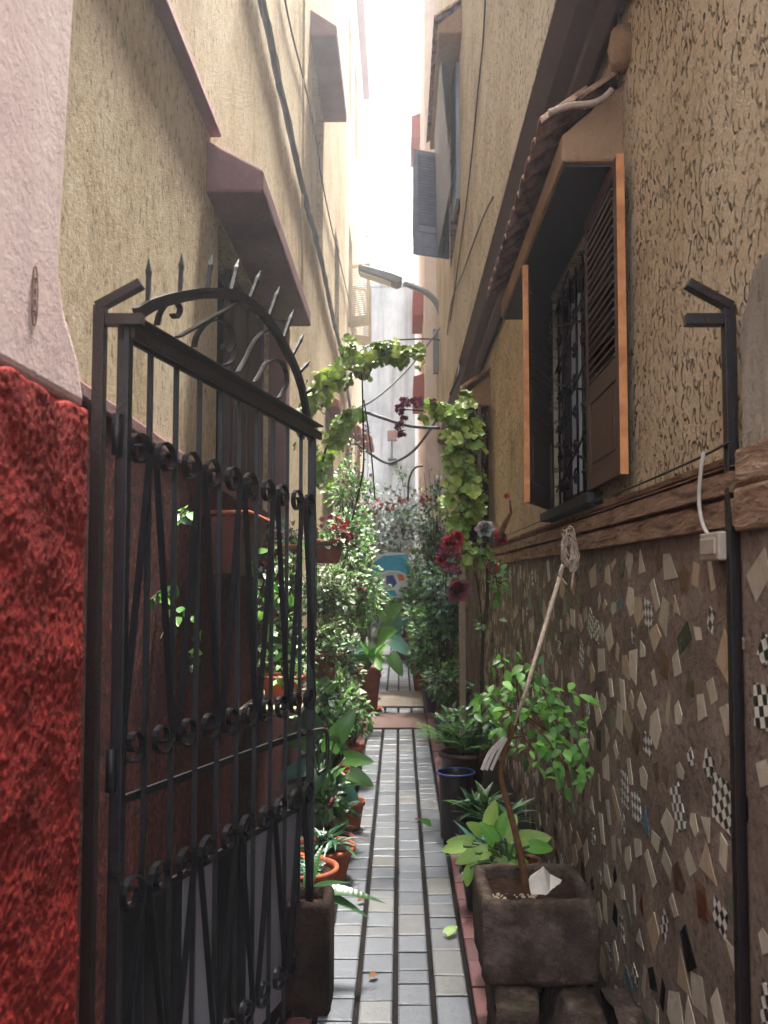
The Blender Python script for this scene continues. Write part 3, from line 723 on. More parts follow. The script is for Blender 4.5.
# ================================================================== GATE
HX, HY = -.68, 2.0
FXg, FYg = -.3375, 3.22
gl = thing('metal_gate', 'black wrought iron gate leaf standing open with spiked arch and scrolls', 'gate', (HX, HY, 0))
U = Vector((FXg-HX, FYg-HY, 0)); GL = U.length; Un = U.normalized(); Nn = Vector((Un.y, -Un.x, 0)); ZZ = Vector((0, 0, 1)); SAG = .045
def gp(s, z, off=0): return Vector((HX, HY, 0))+U*s+ZZ*(E+z-SAG*s)+Nn*off
def gpix(px, py):
    d = ray(px, py); o = Vector((0, 0, E)); n = Nn
    t = ((Vector((HX, HY, 0))-o).dot(n))/d.dot(n); p = o+d*t
    s = (p-Vector((HX, HY, 0))).dot(Un)/GL; return s, p.z-E+SAG*s
IR = 'black_iron'
zt = gpix(120, 328)[1]; zrl = gpix(120, 802)[1]; zlow = gpix(120, 914)[1]; ZB = -1.52
zA = .325; zB = -.40; zC = -.76; zD = gpix(262, 990)[1]
for s in (.012, .988):
    mb = MB(); mb.bar(gp(s, ZB), gp(s, zt+.02), .034, .03); mb.build('stile', IR, gl, bevel=.003)
mb = MB(); mb.bar(gp(-.005, zt), gp(1.005, zt), .012, .05); mb.bar(gp(-.0, zt+.029, .018), gp(1.0, zt+.029, .018), .05, .006); mb.bar(gp(.0, zt-.01, .03), gp(1, zt-.01, .03), .012, .03); mb.build('top_rail', 'rust_iron', gl, bevel=.002)
for z in (zrl, zlow, ZB+.02):
    mb = MB(); mb.bar(gp(.025, z, -.008), gp(.975, z, -.008), .01, .022); mb.build('rail', IR, gl, bevel=.002)
for k in range(1, 10):
    s = k/10; mb = MB(); mb.bar(gp(s, ZB+.03), gp(s, zt-.02), .013, .013); mb.build('bar', IR, gl)
# arch
ap = [(137, 310), (150, 302), (165, 297), (182, 293), (200, 290), (215, 290), (230, 291), (241, 295), (250, 300), (261, 309), (270, 320), (278, 332), (285, 345), (292, 358), (297, 370), (302, 386), (305, 402), (307, 414)]
arch = [(a_, b_-.010) for a_, b_ in (gpix(*a) for a in ap)]
mb = MB(); mb.tube([gp(s, z) for s, z in arch], .01, 4, flat=(.010, .015), ref=tuple(Nn)); 
mb.build('arch', IR, gl)
mb = MB(); mb.bar(gp(*arch[-1]), gp(.975, zt+.03), .02, .012, up=tuple(Nn)); mb.build('arch_foot', 'rust_iron', gl)
sp_tips = [((148, 301), (149, 258)), ((180, 293), (182, 253)), ((207, 290), (212, 254)), ((231, 291), (239, 258)), ((250, 299), (261, 270)), ((269, 317), (280, 286)), ((283, 340), (294, 309)), ((292, 356), (304, 333)), ((298, 374), (310, 361)), ((304, 394), (314, 388))]
for (b, tpx) in sp_tips:
    s0, z0 = gpix(*b); s1, z1 = gpix(*tpx); A, B = gp(s0, z0), gp(s1, z1); d = (B-A)
    if d.length > .2: d = d*(.16/d.length); B = A+d
    pts = [A, A+d*.55, A+d*.68, B]; mb = MB(); mb.tube(pts, [.0075, .0075, .0095, .0006], 4, smooth=False); mb.build('spike', IR, gl)
# scrolls inside the arch
def poly_px(lst): return [gp(*gpix(*q)) for q in lst]
def smooth_pts(pts, n=6):
    out = []; N = len(pts)
    for i in range(N-1):
        p0, p1, p2, p3 = pts[max(i-1, 0)], pts[i], pts[i+1], pts[min(i+2, N-1)]
        for k in range(n):
            t = k/n; out.append(.5*((2*p1)+(p2-p0)*t+(2*p0-5*p1+4*p2-p3)*t*t+(3*p1-p0-3*p2+p3)*t**3))
    out.append(pts[-1]); return out
FL = (.0022, .009)
scs = [[(157, 325), (160, 313), (168, 303), (176, 302), (180, 310), (176, 318), (172, 314)],
       [(194, 347), (197, 335), (207, 323), (219, 320), (230, 328), (233, 342), (229, 352), (223, 350), (224, 344)],
       [(238, 372), (246, 358), (254, 342), (262, 333), (268, 330)],
       [(255, 382), (262, 370), (266, 363), (276, 360), (284, 366), (287, 380), (283, 392), (279, 398)],
       [(225, 365), (231, 362), (236, 350), (234, 344)]]
for sc_ in scs:
    mb = MB(); mb.tube(smooth_pts(poly_px(sc_), 5), .004, 4, flat=FL[::-1], ref=tuple(Nn)); mb.build('scroll', IR, gl)
mb = MB(); mb.bar(gp(*gpix(178, 337)), gp(*gpix(240, 302)), .006, .02, up=tuple(Nn)); mb.build('brace', IR, gl)
# S scroll elements in each cell
def element(k, ztop_, zbot_, rt=.050, rb=.050):
    sc_ = (k+.5)/10; sg = 1 if k % 2 == 0 else -1      # top bends from the right for even cells
    def q(ds, z): return gp(sc_+ds/GL, z, .012)
    pts = []
    top = [(math.cos(th)*r, math.sin(th)*r) for th, r in ((-.6-math.pi*2*1.15*(1-t/16.)+math.pi*.2, rt*(.22+.78*t/16.)) for t in range(17))]
    # spiral ending (t=1) pointing at angle ~0 (outer side), heading downward
    top = []
    for t in range(19):
        u = t/18.; r = rt*(.25+.75*u); th = 2*math.pi*1.35*(1-u); top.append((sg*r*math.cos(th), ztop_+r*math.sin(th)))
    bot = []
    for t in range(19):
        u = t/18.; r = rb*(1-.75*u); th = math.pi+2*math.pi*1.35*u; bot.append((sg*r*math.cos(th), zbot_+r*math.sin(th)))
    mid = [(sg*rt*(1-2*u), ztop_+(zbot_-ztop_)*u) for u in (.12, .5, .88)]
    return [q(a, b) for a, b in top+mid+bot]
for k in range(10):
    mb = MB(); mb.tube(element(k, zA, zB), .004, 4, flat=FL[::-1], ref=tuple(Nn)); mb.build('scroll', IR, gl)
for k in range(10):
    mb = MB(); mb.tube(element(k, zC, zD), .004, 4, flat=FL[::-1], ref=tuple(Nn)); mb.build('scroll', IR, gl)
# sheet panels behind the lower third
for a, b, m in ((.03, .30, 'grey_sheet'), (.303, .46, 'light_sheet'), (.463, .62, 'grey_sheet'), (.623, .97, 'light_sheet')):
    mb = MB(); mb.obox((gp(a, zlow-.02, -.035)+gp(b, ZB+.06, -.035))/2, Un*GL*(b-a)/2, Nn*.0015, ZZ*(abs(zlow-.02-ZB-.06)/2)); mb.build('sheet_panel', m, gl)
mb = MB(); mb.tube(smooth_pts([gp(.93, zrl+.0, .0), gp(.99, zrl+.005, .03), gp(1.02, zrl-.01, .05), gp(1.02, zrl-.13, .05), gp(.99, zrl-.16, .03)], 4), .008, 8); mb.build('latch', 'rust_iron', gl)
for z in (.35, -.45, -1.1): mb = MB(); mb.tube([gp(-.01, z-.05), gp(-.01, z+.05)], .012, 10); mb.build('hinge', IR, gl)
# frame posts
def gpost(px, sgn, label):
    x = (px-400)/830*2.0; ztp = E+.665
    t_ = thing('gate_post', label, 'post', (x, 1.985, gz(2)), 'black iron posts of the gate frame')
    mb = MB(); mb.bar((x, 1.985, gz(2)-.02), (x, 1.985, ztp), .028, .028); mb.build('upright', 'rust_iron', t_, bevel=.002)
    mb = MB(); mb.bar((x+sgn*.014, 1.985, ztp-.035), (x+sgn*.105, 1.985, ztp-.035), .028, .028); mb.build('lintel_stub', 'rust_iron', t_, bevel=.002)
    mb = MB(); mb.bar((x-sgn*.006, 1.983, ztp-.004), (x+sgn*.10, 1.983, ztp+.055), .03, .022); mb.build('arch_stub', 'rust_iron', t_, bevel=.002)
gpost(98, 1, 'black iron gate post against the red and pink pier, its leaf hung on it')
gpost(731, -1, 'black iron gate post standing alone in front of the mosaic wall')

# ================================================================== STREET LAMP
sl_ = thing('street_lamp', 'grey street lamp on a curved arm reaching over the alley', 'street lamp', P(444, 340, 12.4))
YL = 12.4
mb = MB(); mb.tube(smooth_pts([P(444.5, 366, YL), P(444.3, 340, YL), P(443, 325, YL), P(438, 306, YL), P(428, 294, YL), P(414, 287, YL), P(404, 283, YL)], 5), .045, 10); mb.build('arm', 'grey_metal', sl_)
a, b = P(402, 282, YL), P(359, 268, YL); d = (b-a); L = d.length; dn = d.normalized(); up = Vector((-dn.z, 0, dn.x)); up = up if up.z > 0 else -up
mb = MB(); mb.prism([a+up*.04-Vector((0, .12, 0)), a+up*.06-Vector((0, .1, 0))+dn*.2, b+up*.035-Vector((0, .1, 0)), b-up*.05-Vector((0, .1, 0)), a-up*.09-Vector((0, .12, 0))+dn*.05, a-up*.04-Vector((0, .12, 0))], (0, .26, 0)); hd = mb.build('lamp_head', 'lamp_head', sl_, bevel=.015)
mb = MB(); c = (a+b)/2+dn*.05-up*.085; mb.obox(c, dn*L*.36, Vector((0, .09, 0)), up*.012); mb.build('lens', 'lamp_glass', hd, bevel=.004)
mb = MB(); mb.box((.58, YL-.06, P(444, 368, YL).z-.08), (.50, YL+.06, P(444, 330, YL).z)); mb.build('bracket', 'grey_metal', sl_)
# small flood lamp on end wall
fl = thing('flood_lamp', 'small square flood lamp on a short rod low on the far wall', 'lamp', P(392, 450, 21.8))
a, b = P(387.5, 431, 21.6), P(397, 441, 21.6); mb = MB(); mb.box((a.x, 21.5, b.z), (b.x, 21.65, a.z)); mb.build('lamp_head', 'copper_lamp', fl, bevel=.01)
mb = MB(); mb.tube([P(392, 441, 21.6), P(392, 462, 21.6)], .02, 6); mb.build('rod', 'cable', fl)
mb = MB(); a, b = P(388, 459, 21.7), P(397, 464, 21.7); mb.box((a.x, 21.55, b.z), (b.x, 21.99, a.z)); mb.build('bracket', 'cable', fl, bevel=.01)

# ================================================================== CABLES
def cable(pts, r, label, mat='cable', name='cable', n=6, tw=0, group=None):
    pts = smooth_pts([Vector(p) for p in pts], 8); mb = MB()
    if tw:
        for ph in (0, math.pi):
            q = [p+Vector((0, math.cos(i*1.3+ph), math.sin(i*1.3+ph)))*r*.6+rv(r*.15) for i, p in enumerate(pts)]; mb.tube(q, r*.75, 6)
    else: mb.tube(pts, r, n)
    o = mb.build(name, mat); tag(o, label, 'cable', group); return o
cable([W(250, -60, LX+.03), W(262, 0, LX+.03), W(283, 100, LX+.03), W(303, 190, LX+.03), W(320, 255, LX+.03), W(333, 318, LX+.03), W(341, 352, LX+.03), W(352, 420, LX+.03)], .03, 'thick twisted black cable running high along the yellow wall', tw=1)
cable([W(280, -40, LX+.02), W(285, 0, LX+.02), W(293, 38, LX+.02), W(306, 90, LX+.02), W(318, 150, LX+.02), W(321, 175, LX+.02), W(331, 225, LX+.02), W(340, 262, LX+.02), W(357, 335, LX+.02)], .008, 'thin dark wire hanging in a curve on the yellow wall beside the thick cable')
cable([W(486, -20, RO-.01), W(483, 40, RO-.01), W(476, 110, RO-.01), W(469, 180, RO-.01), W(456, 280, RO-.01), W(450, 322, RO-.01)], .006, 'thin black wire falling along the upper wall of the overhanging floor')
cable([W(493, 197, RO-.01), W(480, 225, RO-.01), W(462, 275, RO-.01), W(452, 300, RO-.01), W(447, 335, RO-.01)], .006, 'short thin wire from a nail down to the street lamp arm')
cable([P(336, 372, 9.5), P(370, 345, 10), P(417, 339, 11), P(444, 341, 12), P(455, 350, 9.5), P(459, 370, 8), P(450, 395, 8)], .012, 'slack wire crossing the alley behind the lamp arm, pinned near its middle')
cable([P(444, 322, 12.2), P(420, 355, 11), P(395, 382, 10), P(370, 402, 9), P(340, 415, 8)], .012, 'wire sloping from lamp arm down behind the leaf garland')
cable([P(355, 408, 9), P(380, 417, 9), P(410, 426, 9), P(440, 428, 9)], .02, 'thick black cable stretched low across the alley between garlands')
cable([P(352, 440, 10), P(372, 455, 10), P(390, 463, 10), P(412, 452, 10), P(430, 430, 10), P(437, 418, 10)], .017, 'black cable sagging in a deep loop in front of the far wall')
cable([P(408, 500, 9), P(409, 480, 9), P(415, 468, 9), P(423, 466, 9)], .012, 'bent wire hook standing above the flowering climber')
c_ = cable([W(617, -20, RX-.01), W(619, 20, RX-.01), W(620, 60, RX-.01), W(618, 80, RX-.01)], .006, 'pale thin wire running down to the junction box above the window hood', 'rope')
cable([P(549, 113, 2.95), P(570, 106, 2.95), P(590, 104, 2.95), P(603, 99, 2.95), P(612, 90, 2.95)], .013, 'pale conduit lying along the edge of the window hood', 'rope', 'conduit')
cable([W(704, 452, .775), W(701, 470, .77), W(699, 500, .77), W(703, 525, .77), W(712, 540, .775)], .005, 'short white cord hanging over the hewn ledge beside the socket box', 'white_cloth', 'cord')
cable([W(730, 442, .78), W(690, 462, .78), W(620, 492, .78), W(560, 513, .78), W(515, 532, .78), W(480, 545, .78)], .0035, 'thin dark wire strung along the top of the hewn ledge')
sb = thing('socket_box', 'small beige socket box fixed under the hewn ledge by the gate post', 'electrical box', W(718, 547, .8))
a, b = W(709, 534, .79), W(729, 560, .79)
mb = MB(); mb.box((.765, b.y, b.z), (.808, a.y, a.z)); mb.build('cover', 'grey_box', sb, bevel=.005)
mb = MB(); mb.box((.760, b.y+.015, b.z+.015), (.7655, a.y-.015, a.z-.015)); mb.build('lid', 'grey_box', sb, bevel=.002)

# ================================================================== PLANTS
def clump_points(c, rad, n, k=9, spread=.42):
    cs = [];
    for _ in range(k):
        d = sphere_dir(); r = rnd.uniform(.35, .85); cs.append((Vector((d.x*rad[0]*r, d.y*rad[1]*r, d.z*rad[2]*r)), rnd.uniform(.7, 1.25)))
    out = []
    for i in range(n):
        q, s = rnd.choice(cs); d = sphere_dir(); r = rnd.random()**.45*spread*s
        p = q+Vector((d.x*rad[0], d.y*rad[1], d.z*rad[2]))*r
        out.append((Vector(c)+p, (d*.6+p.normalized()*.7+Vector((0, 0, .35))).normalized()))
    return out, [Vector(c)+q for q, s in cs]
def foliage(parent, c, rad, n, L, Wd, mats, shape='ovate', k=9, spread=.42, stems_from=None, stem_mat='twig', name='foliage', droop=.25, weights=None):
    pts, cs = clump_points(c, rad, n, k, spread); mb = MB()
    for p, d in pts:
        s = rnd.uniform(.6, 1.2); d2 = (d+rv(.55)); d2.z -= .15
        nrm = Vector((0, 0, 1))+rv(.5)-Vector((0, .35, 0))
        mi = rnd.choices(range(len(mats)), weights)[0] if weights else rnd.randrange(len(mats))
        mb.leaf(p, d2, nrm, L*s, Wd*s, mi, shape, rnd.uniform(.1, .4), rnd.uniform(.05, droop*2), 3 if L < .08 else 4)
    o = mb.build(name, mats, parent)
    if stems_from is not None:
        sm = MB()
        for q in cs:
            a = Vector(stems_from)+rv(.01); m_ = (a+q)/2+rv(.04)
            r0 = max(.003, rad[2]*.012); sm.tube(smooth_pts([a, m_, q, q+(q-a).normalized()*rad[2]*.25+rv(.02)], 4), [r0*(1-.75*i/12) for i in range(13)], 5)
            for _ in range(3): sm.tube([q*.6+m_*.4, q+rv(.5)*min(rad)*.8], .0018, 4)
        sm.build('stem', stem_mat, parent)
    return o
def pot(parent, c, r, h, mat, rim=.018, taper=.74, n=28, soil=True, sx=1, sy=1):
    x, y, z = c
    pr = [(r*taper*.92, 0), (r*taper, .006), (r*.97, h-rim*1.6), (r*1.06, h-rim*1.5), (r*1.09, h-rim*.7), (r*1.07, h), (r*.96, h), (r*.93, h-.02), (r*.9, h-.05)]
    mb = MB(); mb.lathe(pr, c, n, 0, sx, sy); mb.disc((x, y, z+.001), r*taper*.92, n, 0, sx, sy); o = mb.build('pot', mat, parent)
    if soil: mb = MB(); mb.disc((x, y, z+h-.035), r*.925, n, 0, sx, sy, .012); mb.build('soil', 'soil', parent)
    return o
def rosette(parent, c, n, L, Wd, mats, droop=.5, up=(.2, 1.1), shape='lance', name='leaves', seg=6, spread=.015):
    mb = MB()
    for i in range(n):
        a = i*2.4+rnd.uniform(-.3, .3); e = rnd.uniform(*up); s = rnd.uniform(.7, 1.15)
        d = Vector((math.cos(a)*math.cos(e), math.sin(a)*math.cos(e), math.sin(e)))
        mb.leaf(Vector(c)+Vector((d.x, d.y, 0))*spread+Vector((0, 0, rnd.uniform(-.02, .02))), d, Vector((0, 0, 1)), L*s, Wd*s, rnd.randrange(len(mats)), shape, .3, droop*rnd.uniform(.6, 1.4), seg)
    return mb.build(name, mats, parent)
def bigleaves(parent, c, items, mats, shape='heart', petiole='green_stem'):
    """items: (tip-base point P, direction, L, W)"""
    for (p, d, L, Wd) in items:
        mb = MB(); p = Vector(p)
        mb.leaf(p, d, Vector((0, -1, .45))+rv(.2), L, Wd, rnd.randrange(len(mats)), shape, .22, .22, 9); lf = mb.build('leaf', mats, parent)
        sm = MB(); a = Vector(c)+rv(.02); sm.tube(smooth_pts([a, (a+p)/2+Vector((0, 0, .05)), p], 5), .006, 6); sm.build('petiole', petiole, lf)
def vine(parent, pts, n, L, Wd, mats, shape='ovate', r=.003, jit=.03, name='foliage', sname='stem', smat='twig', ldroop=.3, stem=True):
    sp_ = smooth_pts([Vector(p) for p in pts], 8)
    if stem: sm = MB(); sm.tube(sp_, r, 5); sm.build(sname, smat, parent)
    mb = MB()
    for i in range(n):
        p = sp_[rnd.randrange(len(sp_)-1)].lerp(sp_[min(len(sp_)-1, rnd.randrange(len(sp_)))], 0)+rv(jit)
        d = sphere_dir(); d.z -= .3; d.y -= .25
        s = rnd.uniform(.65, 1.2); mb.leaf(p, d, Vector((0, -.7, .7))+rv(.5), L*s, Wd*s, rnd.randrange(len(mats)), shape, rnd.uniform(.05, .3), rnd.uniform(0, ldroop), 4)
    return mb.build(name, mats, parent)
def garland(parent, pts, n, size, mats, jit=.06):
    """thick artificial leaf garland: round scalloped leaves with veins"""
    sp_ = smooth_pts([Vector(p) for p in pts], 8); mb = MB()
    for i in range(n):
        t = i/n*(len(sp_)-1); k = int(t); ctr = sp_[k].lerp(sp_[min(k+1, len(sp_)-1)], t-k)
        d = sphere_dir(); p = ctr+d*jit*rnd.uniform(.4, 1.1)
        nrm = (d+Vector((0, -.5, .5))+rv(.6)).normalized(); r = size*rnd.choice((rnd.uniform(.45, .8), rnd.uniform(.8, 1.35)))
        a = nrm.cross(Vector((.2, .3, .9))).normalized(); b = nrm.cross(a); m = 18; cup = rnd.uniform(-.1, .35)
        ph = rnd.uniform(0, 6); mi = rnd.randrange(len(mats))
        vs = [p]; uv = [(.5, .5)]
        for rr_, q in ((.55, .12), (1, 1)):
            for j in range(m):
                th = 2*math.pi*j/m; wv = 1+(.07 if rr_ == 1 else 0)*math.cos(j*math.pi)+.06*math.sin(3*th+ph)
                if j == 0: wv *= .62
                vs.append(p+(a*math.cos(th)+b*math.sin(th))*r*rr_*wv+nrm*r*cup*rr_*rr_+nrm*r*.16*math.sin(4*th+ph)*rr_)
                uv.append((.5+.5*rr_, j/m))
        fs = [(0, 1+j, 1+(j+1) % m) for j in range(m)]+[(1+j, 1+m+j, 1+m+(j+1) % m, 1+(j+1) % m) for j in range(m)]
        mb.add(vs, fs, mi, uv, True)
    mb.build('leaves', mats, parent)
    sm = MB(); sm.tube(sp_, .007, 6); sm.build('stem', 'twig', parent)
def rose(parent, c, r, mats, name='bloom', face=None):
    r *= .72; face = face or (rnd.uniform(-.5, .5), -1, rnd.uniform(0, .7))
    c = Vector(c); f = Vector(face).normalized(); a = f.cross(Vector((0, 0, 1))).normalized(); b = f.cross(a); mb = MB()
    for ring, (n, rr_, tilt) in enumerate(((3, .28, 1.35), (4, .45, 1.1), (5, .7, .8), (6, .95, .45))):
        for j in range(n):
            th = 2*math.pi*j/n+ring*.7+rnd.uniform(-.2, .2); o = a*math.cos(th)+b*math.sin(th)
            d = o*math.cos(tilt)+f*math.sin(tilt)
            mb.leaf(c+o*r*rr_*.35, d, f-o*.5, r*(.55+.5*rr_), r*(.75+.45*rr_), rnd.randrange(len(mats)), 'round', .5, -.25 if tilt > .6 else .3, 5)
    return mb.build(name, mats, parent)
def blossoms(parent, pts, n, r, mats, name='blossom', jit=.03):
    mb = MB()
    for _ in range(n):
        p = Vector(rnd.choice(pts))+rv(jit); f = (sphere_dir()+Vector((0, -.8, .3))).normalized(); a = f.cross(Vector((0, .1, 1))).normalized(); b = f.cross(a)
        m = rnd.randrange(len(mats))
        for j in range(5):
            th = j*1.2566; o = a*math.cos(th)+b*math.sin(th); mb.leaf(p, o+f*.4, f, r, r*.8, m, 'round', .2, .2, 2)
    return mb.build(name, mats, parent)

# ---- garlands on a wire arch
YG = 5.2
ga = thing('leaf_garland', 'thick garland of round yellow green leaves arching overhead from the left', 'garland', P(315, 440, YG))
garland(ga, [P(308, 440, YG), P(313, 405, YG), P(324, 388, YG), P(336, 375, YG), P(352, 366, YG)], 105, .043, ['leaf_garland_dark', 'leaf_garland', 'leaf_garland'], .095)
garland(ga, [P(348, 348, YG), P(356, 358, YG), P(362, 372, YG)], 36, .05, ['leaf_garland_dark', 'leaf_garland'], .09)
garland(ga, [P(372, 357, YG), P(388, 347, YG), P(402, 355, YG), P(422, 357, YG)], 78, .038, ['leaf_garland_dark', 'leaf_garland'], .07)
gb = thing('leaf_garland', 'lower left garland of small round leaves with purple grape flowers', 'garland', P(330, 460, YG))
garland(gb, [P(322, 480, YG), P(324, 455, YG), P(334, 436, YG), P(348, 423, YG), P(358, 418, YG)], 88, .036, ['leaf_garland', 'leaf_lime'], .075)
blossoms(gb, [P(363, 424, YG), P(366, 430, YG), P(362, 433, YG)], 26, .013, ['petal_purple', 'petal_dusty'])
gc = thing('leaf_garland', 'bright green hanging garland column on the right side of the arch', 'garland', P(460, 530, 5.0))
YC = 5.0
garland(gc, [P(425, 412, YC), P(436, 408, YC), P(450, 415, YC), P(460, 425, YC)], 54, .034, ['leaf_garland', 'leaf_lime'], .05)
garland(gc, [P(458, 408, YC), P(463, 430, YC), P(458, 455, YC), P(462, 470, YC), P(466, 490, YC), P(462, 510, YC), P(458, 526, YC)], 225, .042, ['leaf_garland', 'leaf_lime', 'leaf_garland', 'leaf_garland_dark', 'leaf_garland'], .13)
blossoms(gc, [P(400, 408, YC), P(404, 402, YC), P(403, 415, YC), P(400, 424, YC), P(402, 432, YC), P(412, 402, YC), P(420, 402, YC), P(434, 404, YC)], 120, .019, ['petal_purple', 'petal_wine'], jit=.022)
wa = thing('wire_arch', 'thin dark wire arch spanning the alley and carrying the leaf garlands', 'arch', P(320, 560, 5.1))
mb = MB(); mb.tube(smooth_pts([P(316, 640, 5.1), P(316, 520, 5.15), P(311, 435, YG), P(315, 402, YG), P(328, 384, YG), P(350, 360, YG), P(378, 352, YG), P(402, 355, YG), P(424, 357, YG)], 6), .004, 6); mb.build('hoop', 'rust_iron', wa)
mb = MB(); mb.tube(smooth_pts([P(398, 409, YC), P(425, 411, YC), P(448, 414, YC), P(461, 432, YC), P(460, 470, YC), P(462, 520, YC), P(480, 600, 5.05), P(482, 700, 5.1)], 6), .004, 6); mb.build('hoop', 'rust_iron', wa)
mb = MB(); mb.tube(smooth_pts([P(352, 520, 5.1), P(363, 470, 5.1), P(363, 420, 5.1), P(362, 370, 5.1)], 6), .006, 6); mb.tube(smooth_pts([P(375, 500, 5.1), P(371, 450, 5.1), P(364, 400, 5.1)], 6), .005, 6); mb.build('tendril', 'twig', wa)

# ---- bouquet beneath column
bq = thing('flower_bouquet', 'hanging bouquet of dark red roses and green leaves under the right garland', 'flowers', P(465, 560, 4.8))
YB = 4.8
rose(bq, P(459, 592, YB), .085, ['petal_wine', 'petal_wine']); rose(bq, P(451, 545, YB), .07, ['petal_red']); rose(bq, P(457, 538, YB), .05, ['petal_red'])
rose(bq, P(485, 530, YB), .065, ['petal_dusty', 'leaf_silver']); rose(bq, P(441, 561, YB), .04, ['petal_red']); rose(bq, P(500, 538, YB), .05, ['petal_red', 'petal_wine']); rose(bq, P(492, 567, YB), .042, ['petal_red'])
blossoms(bq, [P(447, 556, YB), P(452, 562, YB), P(446, 563, YB), P(455, 570, YB), P(443, 553, YB)], 46, .022, ['petal_wine', 'petal_purple'], jit=.045)
garland(bq, [P(462, 566, YB), P(470, 555, YB), P(474, 545, YB), P(484, 556, YB), P(490, 560, YB)], 34, .033, ['leaf_garland', 'leaf_garland_dark'], .06)
foliage(bq, P(490, 580, YB), (.08, .06, .18), 30, .05, .036, ['leaf_bright', 'leaf_mid'], k=5, stems_from=P(480, 545, YB))
mb = MB(); mb.tube([P(496, 545, YB), P(500, 535, YB), P(506, 522, YB), P(511, 513, YB), P(510, 500, YB)], [.02, .018, .015, .009, .004], 7); mb.build('dry_branch', 'bark', bq)
rose(bq, P(507, 496, YB), .022, ['petal_orange'])

# ---- stone trough with tree
def rough_block(name, x0, x1, y0, y1, z0, z1, mat, parent=None, amp=.008, n=8):
    mb = MB(); rr = random.Random(int((x0+y0)*1000)); idx = {}; vs = []; fs = []
    ph = [rr.uniform(0, 6) for _ in range(6)]
    def disp(p):
        k = Vector((math.sin(p.y*23+ph[0])+math.sin(p.z*31+ph[1]), math.sin(p.x*27+ph[2])+math.sin(p.z*19+ph[3]), math.sin(p.x*21+ph[4])+math.sin(p.y*29+ph[5])))
        return p+k*amp*.5+Vector((rr.uniform(-1, 1), rr.uniform(-1, 1), rr.uniform(-1, 1)))*amp*.25
    c = Vector(((x0+x1)/2, (y0+y1)/2, (z0+z1)/2)); hx, hy, hz = (x1-x0)/2, (y1-y0)/2, (z1-z0)/2
    def vert(i, j, k):
        key = (i, j, k)
        if key not in idx:
            u = Vector((i/n*2-1, j/n*2-1, k/n*2-1)); q = Vector([math.copysign(abs(a)**1.0, a) for a in u])
            m = sum(1 for a in q if abs(a) > .999); sh = {1: 1, 2: .965, 3: .93}.get(m, 1)
            idx[key] = len(vs); vs.append(disp(c+Vector((q.x*hx*sh, q.y*hy*sh, q.z*hz*sh))))
        return idx[key]
    for a in range(n):
        for b in range(n):
            for f in (0, n):
                for q in ([(f, a, b), (f, a+1, b), (f, a+1, b+1), (f, a, b+1)], [(a, f, b), (a+1, f, b), (a+1, f, b+1), (a, f, b+1)], [(a, b, f), (a+1, b, f), (a+1, b+1, f), (a, b+1, f)]):
                    fs.append([vert(*z) for z in q])
    mb.add(vs, fs, smooth=True); return mb.build(name, mat, parent)
tx0, tx1, ty0, ty1, tz0, tz1 = P(483, 900, 2.75).x, P(598, 900, 2.75).x, 2.75, 3.12, P(540, 988, 2.75).z, P(540, 902, 2.75).z
tr = thing('stone_trough', 'dark weathered stone trough planter raised on stones at the mosaic wall', 'planter', ((tx0+tx1)/2, 2.93, tz0))
mb = MB(); wl = .035
nx = 22
def ringpts(x0, x1, y0, y1, z, n=10, rad=.03, amp=.004):
    out = []
    for (a, b) in (((x0, y0), (x1, y0)), ((x1, y0), (x1, y1)), ((x1, y1), (x0, y1)), ((x0, y1), (x0, y0))):
        for i in range(n):
            t = i/n; x = a[0]+(b[0]-a[0])*t; y = a[1]+(b[1]-a[1])*t
            cx, cy = (x0+x1)/2, (y0+y1)/2
            dx, dy = abs(x-cx)/((x1-x0)/2), abs(y-cy)/((y1-y0)/2); k = max(0, dx+dy-1.75)*.12
            out.append((x-(x-cx)*k+rnd.uniform(-amp, amp), y-(y-cy)*k+rnd.uniform(-amp, amp), z+rnd.uniform(-amp, amp)))
    return out
prof = [(0.012, tz0-.0), (0, tz0+.02), (-.004, tz0+.09), (-.006, tz0+.16), (-.003, tz1-.03), (0.0, tz1-.008), (.008, tz1), (.032, tz1), (.038, tz1-.01), (.045, tz1-.12)]
vs = []; fs = []; nn = 40
for k, (o, z) in enumerate(prof): vs += ringpts(tx0+o, tx1-o, ty0+o, ty1-o, z)
for k in range(len(prof)-1):
    for i in range(nn): fs.append((k*nn+i, k*nn+(i+1) % nn, (k+1)*nn+(i+1) % nn, (k+1)*nn+i))
fs.append(tuple(range(nn-1, -1, -1)))
mb.add(vs, fs, smooth=True); mb.build('basin', 'trough_stone', tr)
mb = MB(); vs = []; n = 16
for j in range(n+1):
    for i in range(n+1): vs.append((tx0+.036+(tx1-tx0-.072)*i/n, ty0+.036+(ty1-ty0-.072)*j/n, tz1-.05+rnd.uniform(-.006, .006)+.015*math.sin(i*.5)))
mb.add(vs, [(j*(n+1)+i, j*(n+1)+i+1, (j+1)*(n+1)+i+1, (j+1)*(n+1)+i) for j in range(n) for i in range(n)], smooth=True); mb.build('soil', 'soil', tr)
mb = MB()
for _ in range(70):
    p = Vector((rnd.uniform(tx0+.05, tx0+.2), rnd.uniform(ty0+.05, ty0+.17), tz1-.04)); r = rnd.uniform(.003, .009); mb.lathe([(0, -r), (r, -r*.3), (r*.8, r*.5), (0, r*.8)], p, 6)
tag(mb.build('pebbles', 'tile_beige', tr), kind='stuff')
